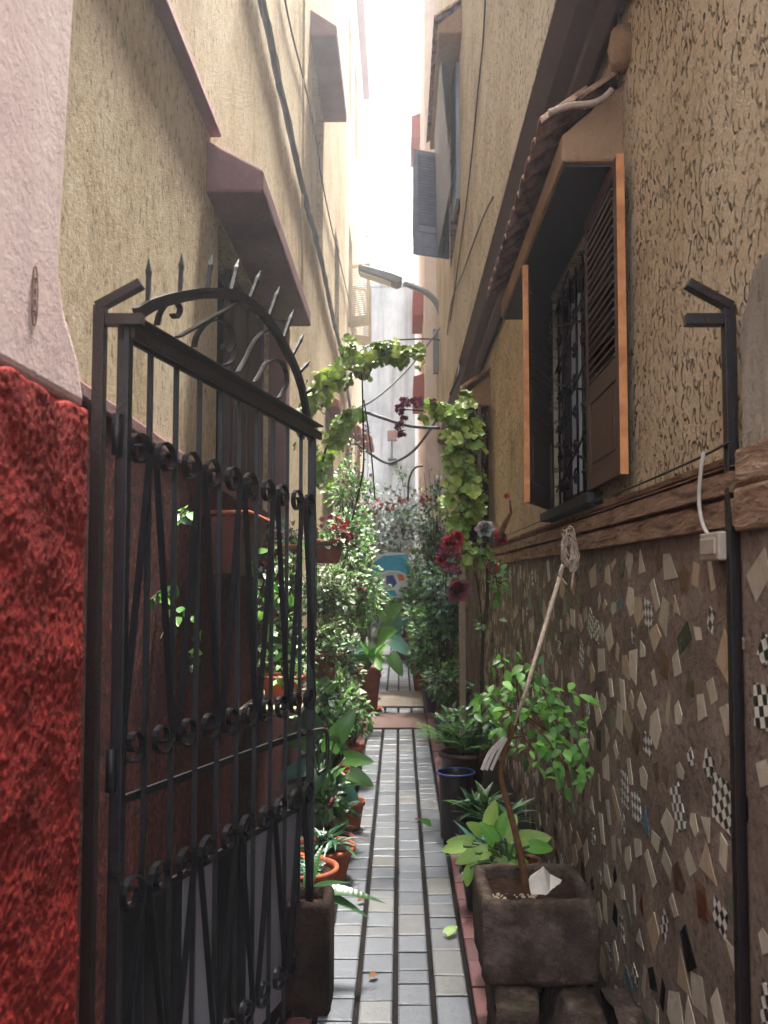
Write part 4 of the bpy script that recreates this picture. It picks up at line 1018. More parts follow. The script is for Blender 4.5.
# stones under
gy = gz(2.8)-.03
st = [rough_block('stone', tx0+.03, tx0+.17, 2.62, 2.95, gy, tz0-.004, 'trough_stone', None, .01), None]
tag(st[0], 'squarish dark stone block under the front left of the trough', 'stone', 'stones propping the trough')
mb = MB(); a = [(tx0+.2, gy), (tx0+.41, gy), (tx0+.415, gy+.12), (tx0+.36, tz0-.02), (tx0+.25, tz0-.006), (tx0+.20, gy+.12)]
mb.prism([(x, 2.64, z) for x, z in a], (0, .3, 0)); tag(mb.build('stone', 'trough_stone', None, bevel=.02, seg=3), 'rounded pale edged stone under the front right of the trough', 'stone', 'stones propping the trough')
s3 = rough_block('stone', tx0+.44, tx0+.54, 2.7, 3.0, gy, gy+.17, 'trough_stone', None, .01); tag(s3, 'small low stone wedged between trough and mosaic wall', 'stone', 'stones propping the trough')
s4 = rough_block('stone', tx0+.05, tx1-.03, 2.99, 3.1, gy, tz0-.004, 'trough_stone', None, .008); tag(s4, 'long stone hidden in shade under the back of the trough', 'stone', 'stones propping the trough')
# crumpled cloth
cl = thing('paper_bag', 'crumpled whitish paper bag stuck in the back of the stone trough', 'bag', (P(547, 885, 3.03)))
mb = MB(); vs = []; fs = []; base = P(547, 895, 3.03); ptsb = [P(527, 886, 3.0), P(535, 875, 3.02), P(543, 866, 3.03), P(550, 874, 3.05), P(562, 880, 3.03), P(556, 893, 3.0), P(545, 898, 2.98), P(532, 895, 2.98)]
ctr = base+Vector((0, -.05, .02)); vs = [ctr]+ptsb+[p_+Vector((rnd.uniform(-.01, .01), .05, -.02)) for p_ in ptsb]
n = len(ptsb); fs = [(0, 1+i, 1+(i+1) % n) for i in range(n)]+[(1+i, 1+n+i, 1+n+(i+1) % n, 1+(i+1) % n) for i in range(n)]
mb.add(vs, fs); mb.build('paper', 'white_cloth', cl)
# tree in trough
YT = 2.95
te = thing('small_tree', 'slender potted tree with bright green leaves growing in the stone trough', 'tree', P(527, 898, YT))
trk = smooth_pts([P(527, 898, YT), P(523, 868, YT), P(516, 835, YT), P(508, 805, YT), P(501, 778, YT), P(503, 757, YT), P(511, 735, YT), P(520, 712, YT)], 6)
mb = MB(); mb.tube(trk, [.014-.006*i/len(trk) for i in range(len(trk))], 8); mb.build('trunk', 'bark', te)
fc = [P(500, 700, YT), P(525, 690, YT), P(545, 705, YT), P(565, 725, YT), P(572, 750, YT), P(540, 735, YT), P(520, 665, YT), P(512, 720, YT), P(495, 712, YT), P(560, 700, YT), P(568, 770, YT-.05), P(535, 750, YT)]
bm2 = MB()
for q in fc:
    a = trk[-1] if rnd.random() < .5 else trk[-8]
    bm2.tube(smooth_pts([a, (a+q)/2+rv(.02), q], 5), [.005-.0035*i/10 for i in range(11)], 5)
bm2.build('branch', 'bark', te)
mb = MB()
for q in fc:
    for _ in range(22):
        p_ = q+Vector((rnd.gauss(0, .042), rnd.gauss(0, .06), rnd.gauss(0, .03))); d = sphere_dir(); d.z -= .5; s = rnd.uniform(.6, 1.25)
        mb.leaf(p_, d, Vector((0, -.5, .9))+rv(.5), .046*s, .026*s, rnd.choices((0, 1), (3, 2))[0], 'ovate', .2, rnd.uniform(0, .5), 4)
mb.build('crown', ['leaf_bright', 'leaf_mid'], te)
# stake & rope
stk = tag(MB().tube([P(514, 725, 2.86), P(528, 684, 2.86), P(541, 640, 2.95), P(556, 590, 3.12), P(563, 565, 3.15)], [.006, .007, .008, .009, .008], 7).build('stake', 'rope'), 'pale wooden stake leaning from the small tree up to the ledge', 'stake')
rk = thing('rope_knot', 'bundle of looped pale string tied at the top of the stake', 'rope', P(566, 560, 3.15))
mb = MB()
for k in range(13):
    c = P(569+rnd.uniform(-2, 2), 551+rnd.uniform(-5, 5), 3.15); pts = []; tl = rnd.uniform(-.5, .3); wd_ = rnd.uniform(.012, .034); ht = rnd.uniform(.04, .085)
    for i in range(15):
        th = i/14*2*math.pi; x_ = wd_*math.cos(th+k); z_ = ht*math.sin(th+k)
        pts.append(c+Vector((x_*math.cos(tl)+z_*math.sin(tl)*.5, rnd.uniform(-.015, .015), z_*math.cos(tl)-x_*math.sin(tl)))+rv(.005))
    mb.tube(smooth_pts(pts, 2), .003, 5)
mb.tube(smooth_pts([P(572, 545, 3.15), P(574, 565, 3.14), P(571, 590, 3.13)], 5), .004, 5)
mb.tube(smooth_pts([P(563, 568, 3.14), P(559, 575, 3.13), P(567, 585, 3.13)], 5), .004, 5)
mb.build('string', 'rope', rk)
mb = MB(); mb.tube(smooth_pts([P(572, 540, 3.15), W(574, 525, .79), W(573, 516, .79)], 5), .003, 5); mb.build('hook', 'cable', rk)
ws = thing('plastic_strips', 'loose white plastic strips tied to the thin tree trunk', 'ribbon', P(500, 750, 2.92))
mb = MB()
for dx in (0, 5, -4): mb.tube(smooth_pts([P(505+dx*.3, 738, 2.9), P(494+dx, 752, 2.88), P(486+dx, 770, 2.86)], 5), .004, 4, flat=(.006, .0012))
mb.build('strip', 'white_cloth', ws)

# ---- right side pots
def base_at(px, Y): return Vector(((px-400)/830*Y, Y, gz(Y)))
def pthing(label, px, Y, group=None, cat='potted plant', z=None, name='potted_plant'):
    b = base_at(px, Y)
    if z is not None: b.z = z
    return thing(name, label, cat, b, group), b
# philodendron
t_, b = pthing('pale lime heart leaved plant in a dark pot just behind the stone trough', 507, 3.35)
hp = P(497, 878, 3.35).z-b.z; pot(t_, (b.x, b.y, b.z), .13, hp, 'dark_pot')
top = Vector((b.x, b.y, b.z+hp-.03)); it = []
for px, py, dx, dz, L in ((463, 846, -1, -.1, .12), (510, 866, .6, -.6, .11), (475, 853, -.8, -.4, .12), (498, 832, .3, .8, .12), (472, 843, -1, .1, .14), (490, 825, .1, 1, .15), (505, 838, .2, .4, .14), (520, 840, 1, .25, .17), (478, 862, -.6, -.5, .13), (500, 858, .1, -.6, .13), (488, 850, -.3, -.1, .13), (515, 858, .5, -.4, .12), (482, 832, -.7, .6, .12), (507, 850, .4, -.3, .12), (495, 842, -.2, .3, .13), (470, 868, -.2, -.8, .1), (530, 846, 1, -.1, .13), (488, 868, .1, -.8, .12)):
    it.append((P(px, py, 3.3+rnd.uniform(-.08, .08)), Vector((dx, rnd.uniform(-.7, .1), dz)), L*.72, L*.52))
bigleaves(t_, top, it, ['leaf_lime', 'leaf_lime', 'leaf_bright'])
fx = thing('fallen_leaf', 'small green leaf lying on the red brick edging', 'leaf', P(447, 878, 3.5)); MB().leaf(Vector((.2, 3.66, gz(3.66)+.02)), (.6, .5, .35), (0, -.4, 1), .07, .055, 0, 'heart', .2, .3, 5).build('leaf', 'leaf_lime', fx)
# spiky mid-right
for px, Y, py, lab, n, m in ((482, 3.95, 830, 'dark lance leaved plant in a low pot ahead of the lime plant', 34, ['leaf_strap', 'leaf_blue']), (500, 4.35, 800, 'blue green narrow leaved plant crowded behind the lance leaved plant', 36, ['leaf_blue', 'leaf_strap', 'leaf_mid']), (476, 4.5, 785, 'small glossy green plant below the brown pot rim', 26, ['leaf_mid', 'leaf_strap'])):
    t_, b = pthing(lab, px, Y); hp = max(.15, P(px, py+12, Y).z-b.z-.12); pot(t_, b, .105, hp, 'dark_pot')
    rosette(t_, (b.x, b.y, b.z+hp+.03), n, .19, .042, m, .35, (.15, 1.25)); rosette(t_, (b.x+.04, b.y-.03, b.z+hp+.09), n//2, .15, .04, m, .35, (.1, 1.2))
    mb = MB(); mb.tube([(b.x, b.y, b.z+hp-.04), (b.x, b.y, b.z+hp+.09)], .008, 6); mb.build('stem', 'green_stem', t_)
t_, b = pthing('red edged rosette in a small terracotta pot between spiky plants', 515, 3.75); pot(t_, b, .1, .3, 'terracotta')
rosette(t_, (b.x, b.y, b.z+.32), 22, .12, .04, ['leaf_strap', 'leaf_silver'], .3, (.1, 1.2))
# brown pot palm
t_, b = pthing('feathery palm in a wide brown pot beside the mosaic wall', 462, 5.2)
hp = P(456, 751, 5.2).z-b.z; pot(t_, b, .14, hp, 'brown_pot', .02, .7)
mb = MB()
for i in range(26):
    a = i*2.4; e = rnd.uniform(.5, 1.35); L = rnd.uniform(.3, .5); d = Vector((math.cos(a)*math.cos(e), math.sin(a)*math.cos(e), math.sin(e))); c = Vector((b.x, b.y, b.z+hp-.02))
    pts = [c+d*L*t-Vector((0, 0, 1))*(.35*L*t*t) for t in (0, .2, .4, .6, .8, 1)]
    mb.tube(pts, .0022, 4)
    for j in range(16):
        t = .2+.8*j/16; p_ = c+d*L*t-Vector((0, 0, 1))*(.35*L*t*t); sd = d.cross(ZZ).normalized()
        for sg in (-1, 1): mb.leaf(p_, d*.7+sd*sg*.9-ZZ*.15, ZZ, .10*(1.2-t*.6), .010, 0, 'lance', .1, .3, 2)
mb.build('fronds', ['leaf_mid'], t_)
foliage(t_, (b.x+.04, b.y, b.z+hp+.16), (.16, .14, .14), 150, .06, .03, ['leaf_mid', 'leaf_dark', 'leaf_strap'], k=8, stems_from=(b.x, b.y, b.z+hp-.03))
bp = thing('basin', 'blue rimmed plastic basin under the wide brown pot', 'basin', base_at(455, 4.95)); b2 = base_at(455, 4.95)
hb = P(447, 772, 4.95).z-b2.z
mb = MB(); mb.lathe([(.09, 0), (.1, hb-.02), (.105, hb)], b2, 24); mb.disc((b2.x, b2.y, b2.z+hb-.03), .098, 24); mb.build('bowl', 'dark_pot', bp)
mb = MB(); mb.tube([(b2.x+.11*math.cos(k*.26), b2.y+.11*math.sin(k*.26), b2.z+hb) for k in range(25)], .006, 8); mb.build('rim', 'blue_plastic', bp)
# rose stem rising from pot
rs = thing('climbing_stem', 'thin dark bare rose stem rising from the brown pot to the bouquet', 'plant', P(482, 765, 5.05))
mb = MB(); mb.tube(smooth_pts([P(480, 765, 5.05), P(480, 720, 5.05), P(482, 680, 5.0), P(483, 640, 4.95), P(487, 600, 4.9), P(488, 565, 4.85)], 6), .011, 7); mb.build('stem', 'twig', rs)
vine(rs, [P(482, 680, 5), P(485, 640, 4.95), P(492, 615, 4.9)], 12, .05, .035, ['leaf_mid'], jit=.06, stem=False)
wp = tag(MB().box((P(457, 0, 6.9).x, 6.9, gz(6.9)), (P(463, 0, 6.9).x, 6.95, P(460, 555, 6.9).z)).build('wooden_post', 'weathered_wood', None, bevel=.004), 'pale weathered wooden post standing against the mosaic wall', 'post')
# shrubs right mid
t_, b = pthing('dense green leafy shrub in a purple pot on the right of the path', 436, 8.8)
hp = .24; pot(t_, b, .14, hp, 'purple_pot')
foliage(t_, P(435, 635, 8.8), (.33, .28, .46), 1100, .068, .04, ['leaf_mid', 'leaf_bright', 'leaf_dark'], k=22, spread=.36, stems_from=(b.x, b.y, b.z+hp-.03))
t_, b = pthing('smaller bushy shrub in a purple pot behind the palm', 446, 7.5)
hp = .22; pot(t_, b, .12, hp, 'purple_pot')
foliage(t_, P(446, 682, 7.5), (.22, .18, .22), 460, .055, .032, ['leaf_mid', 'leaf_dark'], k=14, stems_from=(b.x, b.y, b.z+hp-.03))
t_, b = pthing('tall leafy shrub farthest along the right side of the path', 424, 10.2)
pot(t_, b, .16, .3, 'terracotta')
foliage(t_, P(421, 600, 10.2), (.3, .3, .6), 900, .085, .05, ['leaf_mid', 'leaf_bright', 'leaf_silver'], k=22, spread=.36, stems_from=(b.x, b.y, b.z+.27))
t_, b = pthing('dark leafy climber covering the right wall behind the roses', 447, 8.6)
pot(t_, b, .14, .3, 'terracotta')
foliage(t_, P(446, 585, 8.6), (.22, .3, .5), 620, .075, .045, ['leaf_dark', 'leaf_mid', 'leaf_blue'], k=18, spread=.36, stems_from=(b.x, b.y, b.z+.27))

# ---- left side
# concrete box planter with strap leaves
cx0, cx1 = -.60, P(330, 900, 3.05).x; cy0, cy1 = 3.05, 3.25; cz1 = P(333, 905, 3.05).z
cb = thing('concrete_planter', 'rough concrete box planter on the left behind the gate leaf', 'planter', ((cx0+cx1)/2, 3.4, gz(3.4)))
mb = MB(); vs = []; fs = []; prof = [(.0, gz(3)-.03), (0, .2), (0, cz1-.01), (.01, cz1), (.03, cz1), (.035, cz1-.08)]
for o, z in prof: vs += ringpts(cx0+o, cx1-o, cy0+o, cy1-o, z, amp=.003)
for k in range(len(prof)-1):
    for i in range(nn): fs.append((k*nn+i, k*nn+(i+1) % nn, (k+1)*nn+(i+1) % nn, (k+1)*nn+i))
mb.add(vs, fs, smooth=True); mb.build('box', 'dark_stone', cb)
mb = MB(); mb.add([(cx0+.03, cy0+.03, cz1-.04), (cx1-.03, cy0+.03, cz1-.04), (cx1-.03, cy1-.03, cz1-.04), (cx0+.03, cy1-.03, cz1-.04)], [(0, 1, 2, 3)]); mb.build('soil', 'soil', cb)
sp2 = thing('strap_leaf_plant', 'plant with long glossy strap leaves flopping out of the concrete planter', 'plant', (-.42, 3.35, cz1-.04))
mb = MB(); o_ = P(306, 893, 3.35)
for d, L, W_ in (((1, -.15, .22), .30, .07), ((1, -.35, .05), .26, .06), ((.5, -.8, -.1), .2, .05), ((.7, -.4, .6), .2, .045), ((-.6, -.2, .7), .2, .05), ((.2, .4, .9), .2, .05), ((.4, -1, .3), .2, .05), ((-.4, -.8, .5), .22, .05)):
    mb.leaf(o_, d, (0, -.3, 1), L, W_, 0, 'lance', .3, .35, 8)
mb.build('leaves', ['leaf_dark'], sp2)
def ppot(label, px, py_rim, Y, r, mat, **k):
    t_, b = pthing(label, px, Y); hp = max(.12, P(px, py_rim, Y).z-b.z); pot(t_, b, r, hp, mat, **k); return t_, b, hp
t_, b, hp = ppot('terracotta bowl with low pale green seedlings beside the gate end', 309, 866, 3.9, .135, 'terracotta')
foliage(t_, (b.x, b.y, b.z+hp), (.09, .09, .02), 60, .03, .02, ['leaf_blue', 'leaf_mid'], k=8)
t_, b, hp = ppot('round terracotta pot of dark spiky leaves next to the path', 324, 845, 4.3, .155, 'terracotta')
rosette(t_, (b.x, b.y, b.z+hp), 22, .15, .03, ['leaf_strap', 'leaf_dark'], .3, (.2, 1.25)); rosette(t_, (b.x+.07, b.y-.05, b.z+hp+.03), 14, .13, .028, ['leaf_strap', 'leaf_silver'], .5, (-.1, 1.0))
t_, b, hp = ppot('terracotta trough pot partly hidden by the spiky leaved pot', 338, 835, 4.6, .08, 'terracotta')
rosette(t_, (b.x, b.y, b.z+hp), 18, .14, .025, ['leaf_dark', 'petal_wine'], .6, (.1, 1.1))
t_, b, hp = ppot('broad leaved dark green plant in a pot right behind the gate latch', 322, 815, 4.75, .13, 'brown_pot')
it = []
for px, py, dx, dz, L in ((318, 735, -.4, .8, .26), (335, 740, .5, .8, .24), (325, 760, -.2, -.3, .24), (345, 758, .9, 0, .2), (312, 765, -.8, -.2, .24), (335, 780, .6, -.5, .22), (320, 790, -.2, -.8, .2), (350, 772, 1, -.5, .18), (330, 750, .1, .4, .24), (310, 745, -.8, .4, .22), (318, 775, -.3, -.6, .22)):
    it.append((P(px, py, 4.75+rnd.uniform(-.12, .12)), Vector((dx, rnd.uniform(-.8, 0), dz)), L*.85, L*.55))
bigleaves(t_, Vector((b.x, b.y, b.z+hp)), it, ['leaf_dark', 'leaf_blue', 'leaf_mid'])
foliage(t_, P(330, 800, 4.7), (.17, .14, .18), 120, .085, .04, ['leaf_dark', 'leaf_mid'], k=8, stems_from=(b.x, b.y, b.z+hp))
t_, b, hp = ppot('purple brown drooping strap leaf plant leaning over the path edge', 350, 800, 5.1, .09, 'terracotta')
rosette(t_, (b.x, b.y, b.z+hp+.1), 16, .2, .028, ['petal_wine', 'leaf_dark'], .8, (.1, 1.0))
specs = [('small leafy plant in terracotta pot, lower of the left shelf plants', 338, 768, 5.6, .10, 'terracotta', 330, 725, ['leaf_mid', 'leaf_dark']),
         ('cream edged small plant in terracotta pot near the left path edge', 352, 745, 6.1, .09, 'terracotta', 350, 705, ['leaf_varieg', 'leaf_mid']),
         ('bright leafy plant in terracotta pot left of the red path slab', 342, 728, 6.9, .10, 'terracotta', 342, 700, ['leaf_bright', 'leaf_varieg']),
         ('dark bushy plant in brown pot against the red left wall', 318, 770, 5.9, .13, 'brown_pot', 318, 705, ['leaf_dark', 'leaf_mid'])]
for lab, px, pr, Y, r, m, fx_, fy_, ms in specs:
    t_, b, hp = ppot(lab, px, pr, Y, r, m); foliage(t_, P(fx_, fy_, Y), (.17, .16, .2), 260, .07, .042, ms, k=12, stems_from=(b.x, b.y, b.z+hp-.02))
# alocasia
t_, b, hp = ppot('large elephant ear plant in a terracotta pot beside the path', 369, 668, 8.9, .135, 'terracotta', taper=.66)
it = []
for px, py, dx, dz, L in ((372, 612, -.35, .55, .42), (385, 632, .5, .4, .34), (378, 640, .2, .2, .36), (392, 640, .8, -.5, .28), (360, 645, -.8, -.2, .3), (390, 655, .5, -.7, .26), (365, 620, -.7, .3, .36), (375, 655, .1, -.2, .24), (383, 622, .6, .7, .3), (362, 656, -.6, -.5, .24)):
    it.append((P(px, py, 8.9+rnd.uniform(-.1, .1)), Vector((dx, -.45, dz)), L, L*.72))
bigleaves(t_, Vector((b.x, b.y, b.z+hp)), it, ['leaf_blue', 'leaf_bright', 'leaf_mid'])
rosette(t_, (b.x, b.y, b.z+hp), 10, .4, .11, ['leaf_mid', 'leaf_bright'], .2, (.9, 1.4))
mb = MB(); mb.lathe([(.0, .001), (.13, 0), (.15, .03), (.14, .03), (.12, .01)], (b.x, b.y, b.z-.0), 24); mb.build('saucer', 'terracotta', t_)
# wall hung pots on left
def hang(label, px, py_rim, Y, r, h, mat):
    p_ = P(px, py_rim, Y); z = p_.z-h; b = Vector((max(p_.x, LX+r+.03), Y, z)); t_ = thing('hanging_plant', label, 'hanging plant', b)
    pot(t_, b, r, h, mat)
    mb = MB(); mb.tube([(b.x+r*1.12*math.cos(k*.2618), b.y+r*1.12*math.sin(k*.2618), b.z+h*.78) for k in range(25)], .004, 5); mb.tube([(b.x-r*1.1, b.y, b.z+h*.78), (LX+.015, b.y, b.z+h*.78)], .005, 5); mb.build('bracket', 'rust_iron', t_)
    return t_, b
t_, b = hang('trailing cream edged ivy in a terracotta wall pot at middle height', 322, 652, 6.2, .13, .2, 'terracotta')
foliage(t_, b+Vector((0, 0, .3)), (.2, .2, .22), 260, .05, .035, ['leaf_varieg', 'leaf_mid'], k=12, stems_from=b+Vector((0, 0, .18)))
for k in range(4): vine(t_, [b+Vector((-.1+.06*k, -.12, .2)), b+Vector((-.12+.08*k, -.17, .05)), b+Vector((-.12+.07*k, -.16, -.25-rnd.random()*.2))], 22, .045, .032, ['leaf_varieg', 'leaf_mid'])
t_, b = hang('dense mass of small cream edged leaves spilling from a high wall pot', 322, 585, 6.7, .14, .2, 'brown_pot')
foliage(t_, P(335, 590, 6.6), (.27, .3, .40), 1250, .052, .036, ['leaf_varieg', 'leaf_varieg', 'leaf_mid'], k=26, spread=.34, stems_from=b+Vector((0, 0, .18)))
t_, b = hang('red flowering plant in a pot fixed high on the left wall', 328, 540, 6.0, .11, .17, 'terracotta')
foliage(t_, P(335, 545, 6.0), (.2, .2, .13), 220, .05, .035, ['leaf_varieg', 'leaf_mid', 'leaf_dark'], k=10, stems_from=b+Vector((0, 0, .15)))
blossoms(t_, [P(326, 520, 5.9), P(336, 523, 5.9), P(343, 530, 5.9), P(350, 540, 5.9), P(322, 528, 5.9), P(347, 534, 5.9)], 46, .024, ['petal_red', 'petal_wine'], jit=.05)
t_, b = hang('green and cream trailing plant with red specks above the elephant ear', 350, 600, 8.0, .14, .2, 'terracotta')
foliage(t_, P(354, 585, 8.0), (.3, .3, .5), 1100, .06, .042, ['leaf_varieg', 'leaf_mid', 'leaf_bright'], k=26, spread=.34, stems_from=b+Vector((0, 0, .18)))
blossoms(t_, [P(346, 577, 7.8), P(362, 590, 7.8), P(340, 560, 7.8)], 16, .022, ['petal_red'])
t_, b = hang('dark leafy plant in wall pot seen low behind the latch side of the gate', 335, 690, 7.4, .13, .2, 'brown_pot')
foliage(t_, P(335, 665, 7.4), (.3, .3, .32), 600, .07, .045, ['leaf_dark', 'leaf_mid', 'leaf_varieg'], k=18, spread=.36, stems_from=b+Vector((0, 0, .18)))
# planter through the gate
hp_ = thing('wall_planter', 'rusty red brown wall planter seen through the gate bars', 'planter', P(232, 570, 3.75))
a = P(232, 520, 3.75)
mb = MB(); x1, x0, y0, y1, z1, z0 = a.x+.1, LX+.02, 3.6, 4.15, a.z+.02, a.z-.25
vs = [(x0, y0+.03, z0), (x1-.05, y0+.03, z0), (x1-.05, y1-.03, z0), (x0, y1-.03, z0), (x0, y0, z1), (x1, y0, z1), (x1, y1, z1), (x0, y1, z1)]
mb.add(vs, [(0, 3, 2, 1), (0, 1, 5, 4), (1, 2, 6, 5), (2, 3, 7, 6), (3, 0, 4, 7)]); mb.build('trough', 'rust_tin', hp_, bevel=.01)
mb = MB(); mb.tube([(x0, y0-.004, z1), (x1+.004, y0-.004, z1), (x1+.004, y1+.004, z1), (x0, y1+.004, z1)], .013, 8); mb.build('rim', 'terracotta', hp_)
mb = MB(); mb.add([(x0+.003, y0+.01, z1-.03), (x1-.01, y0+.01, z1-.03), (x1-.01, y1-.01, z1-.03), (x0+.003, y1-.01, z1-.03)], [(0, 1, 2, 3)]); mb.build('soil', 'soil', hp_)
tv = thing('trailing_vine', 'long trailing ivy with fresh green leaves seen through the gate', 'plant', P(285, 560, 4.2))
for q in ([P(292, 560, 4.3), P(286, 590, 4.2), P(272, 615, 4.15), P(268, 660, 4.1)], [P(300, 540, 4.4), P(292, 580, 4.3), P(286, 630, 4.3), P(282, 690, 4.3)], [P(250, 540, 3.95), P(256, 580, 3.9), P(262, 620, 3.9)], [P(275, 548, 4.2), P(280, 600, 4.2), P(290, 650, 4.3), P(295, 700, 4.4)]):
    vine(tv, q, 30, .052, .042, ['leaf_bright', 'leaf_mid'], 'heart', jit=.045)
fb = thing('trailing_plant', 'bushy trailing plant with small fresh leaves filling the wall behind the gate end', 'plant', P(285, 640, 4.9))
foliage(fb, P(285, 610, 4.9), (.16, .25, .42), 260, .05, .036, ['leaf_mid', 'leaf_bright', 'leaf_dark'], k=20, spread=.3, stems_from=P(285, 690, 4.9))
foliage(fb, P(300, 680, 4.9), (.12, .2, .3), 170, .055, .036, ['leaf_mid', 'leaf_varieg', 'leaf_dark'], k=14, spread=.32, stems_from=P(285, 690, 4.9), name='foliage')
tw_ = thing('wall_ivy', 'few thin ivy sprigs on the red wall behind the gate bars', 'plant', (LX+.03, 3.1, 1.5))
for q in ([W(150, 600, LX+.05), W(165, 590, LX+.05), W(176, 595, LX+.06)], [W(160, 640, LX+.05), W(172, 615, LX+.05), W(185, 610, LX+.05)], [W(180, 515, LX+.05), W(188, 505, LX+.05)], [W(190, 660, LX+.05), W(200, 640, LX+.05)]):
    vine(tw_, q, 8, .05, .038, ['leaf_mid', 'leaf_dark', 'leaf_bright'], jit=.025)
t_, b = pthing('orange terracotta pot with trailing shoots behind the gate scrolls', 283, 4.6, z=None)
b = P(283, 700, 4.6); t_.location = b
pot(t_, b, .12, .14, 'orange_pot'); foliage(t_, b+Vector((0, 0, .2)), (.16, .16, .12), 90, .05, .035, ['leaf_mid', 'leaf_varieg'], k=8, stems_from=b+Vector((0, 0, .12)))
wsf = tag(MB().box((LX+.02, 4.3, b.z-.035), (b.x+.13, 5.1, b.z-.003)).build('wall_shelf', 'weathered_wood', None, bevel=.004), 'narrow wooden wall shelf under the orange pot behind the gate', 'shelf')
t_, b = hang('pink and red flowered plant in a wall pot seen between gate bars', 272, 545, 5.0, .11, .16, 'terracotta')
foliage(t_, b+Vector((0, 0, .2)), (.17, .17, .16), 160, .05, .035, ['leaf_varieg', 'leaf_mid'], k=9, stems_from=b+Vector((0, 0, .14)))
blossoms(t_, [P(266, 575, 4.85), P(277, 530, 4.85), P(272, 565, 4.85), P(280, 620, 4.85)], 34, .022, ['petal_red', 'petal_purple', 'petal_pale'], jit=.04)

# ---- central flowering climber
cc = thing('flowering_climber', 'pale blossomed climber arching over the far part of the path', 'climber', P(370, 640, 11))
foliage(cc, P(390, 525, 11.0), (.62, .5, .42), 1500, .075, .045, ['leaf_silver', 'leaf_mid', 'leaf_blue'], k=34, spread=.3, stems_from=P(366, 600, 11))
for k in range(12): a_ = P(360+k*6, 515, 10.8); vine(cc, [a_, a_+Vector((rnd.uniform(-.2, .2), 0, .3)), a_+Vector((rnd.uniform(-.4, .4), 0, rnd.uniform(.35, .7)))], 18, .06, .035, ['leaf_silver', 'leaf_mid', 'leaf_bright'], jit=.05)
blossoms(cc, [P(390+rnd.uniform(-24, 26), 528+rnd.uniform(-30, 28), 10.5) for _ in range(60)], 420, .028, ['petal_pale'], jit=.08)
blossoms(cc, [P(378, 503, 10.5), P(392, 505, 10.5), P(404, 503, 10.5), P(372, 508, 10.5), P(430, 503, 10.5), P(425, 500, 10.5)], 66, .035, ['petal_red', 'petal_wine'], jit=.07)
mb = MB()
for px in (362, 432): mb.tube(smooth_pts([base_at(px, 11), P(px, 600, 11), P(px+(6 if px < 400 else -4), 530, 11)], 5), .02, 7)
mb.build('trunk', 'bark', cc)
t_, b = pthing('yellow green bush left of the painted board', 368, 9.6); pot(t_, b, .15, .28, 'terracotta')
foliage(t_, P(360, 552, 9.6), (.22, .3, .5), 600, .07, .045, ['leaf_bright', 'leaf_lime', 'leaf_varieg'], k=20, spread=.34, stems_from=(b.x, b.y, b.z+.25))
t_, b = pthing('green shrub right of the painted board', 436, 11.6); pot(t_, b, .15, .28, 'terracotta')
foliage(t_, P(432, 560, 11.6), (.28, .3, .6), 600, .08, .05, ['leaf_mid', 'leaf_dark', 'leaf_silver'], k=20, spread=.34, stems_from=(b.x, b.y, b.z+.25))
t_, b = pthing('tall dark leaved houseplant beneath the painted board', 405, 13.2); pot(t_, b, .17, .35, 'terracotta')
foliage(t_, P(400, 610, 13.2), (.5, .4, .45), 500, .14, .08, ['leaf_mid', 'leaf_dark', 'leaf_bright'], k=16, spread=.36, stems_from=(b.x, b.y, b.z+.3))
for i, (px, Y, ry, m) in enumerate(((352, 12.5, 560, ['leaf_mid', 'leaf_varieg']), (446, 13.5, 540, ['leaf_dark', 'leaf_mid']), (420, 15.5, 600, ['leaf_mid', 'leaf_dark']), (385, 17, 590, ['leaf_dark', 'leaf_silver']))):
    lab = ['tall bush against the left wall beyond the elephant ear', 'tall bush against the right wall beyond the roses', 'bush at the far right end of the path', 'dark bush closing the far end of the path'][i]
    t_, b = pthing(lab, px, Y, cat='bush', name='bush'); mb = MB(); mb.tube([b, P(px, ry, Y)], .025, 6); mb.build('trunk', 'bark', t_)
    foliage(t_, P(px, ry, Y), (.35, .4, 1.0), 700, .12, .07, m, k=24, spread=.34)
t_, b = hang('leafy trailing plant hung high on the left wall past the first garland', 352, 525, 8.6, .13, .2, 'terracotta')
foliage(t_, P(352, 500, 8.6), (.28, .3, .42), 520, .06, .04, ['leaf_mid', 'leaf_bright', 'leaf_varieg'], k=22, spread=.32, stems_from=b+Vector((0, 0, .15)))
for k in range(5): vine(t_, [P(350+k*3, 500, 8.5), P(352+k*4, 470, 8.5), P(350+k*4, 440-rnd.random()*30, 8.5)], 16, .05, .032, ['leaf_mid', 'leaf_varieg', 'petal_purple'], jit=.04)
t_, b = hang('dark red flowered bush hung on the left wall above the path slabs', 344, 560, 7.4, .12, .18, 'brown_pot')
foliage(t_, P(346, 535, 7.4), (.26, .26, .3), 420, .055, .036, ['leaf_mid', 'leaf_dark', 'leaf_bright'], k=18, spread=.32, stems_from=b+Vector((0, 0, .15)))
blossoms(t_, [P(340+rnd.uniform(-8, 14), 530+rnd.uniform(-14, 14), 7.25) for _ in range(14)], 40, .022, ['petal_red', 'petal_wine'], jit=.04)
t_, b = pthing('airy mixed shrub with pale tips right of the pale blossomed climber', 440, 9.8); pot(t_, b, .15, .28, 'brown_pot')
foliage(t_, P(436, 525, 9.8), (.24, .3, .5), 620, .06, .036, ['leaf_silver', 'leaf_mid', 'leaf_dark'], k=24, spread=.3, stems_from=(b.x, b.y, b.z+.25))
for k in range(6): vine(t_, [P(432+k*2, 540, 9.7), P(428+k*4, 505, 9.7), P(424+k*5, 480-rnd.random()*14, 9.7)], 16, .05, .03, ['leaf_mid', 'leaf_silver'], jit=.04)
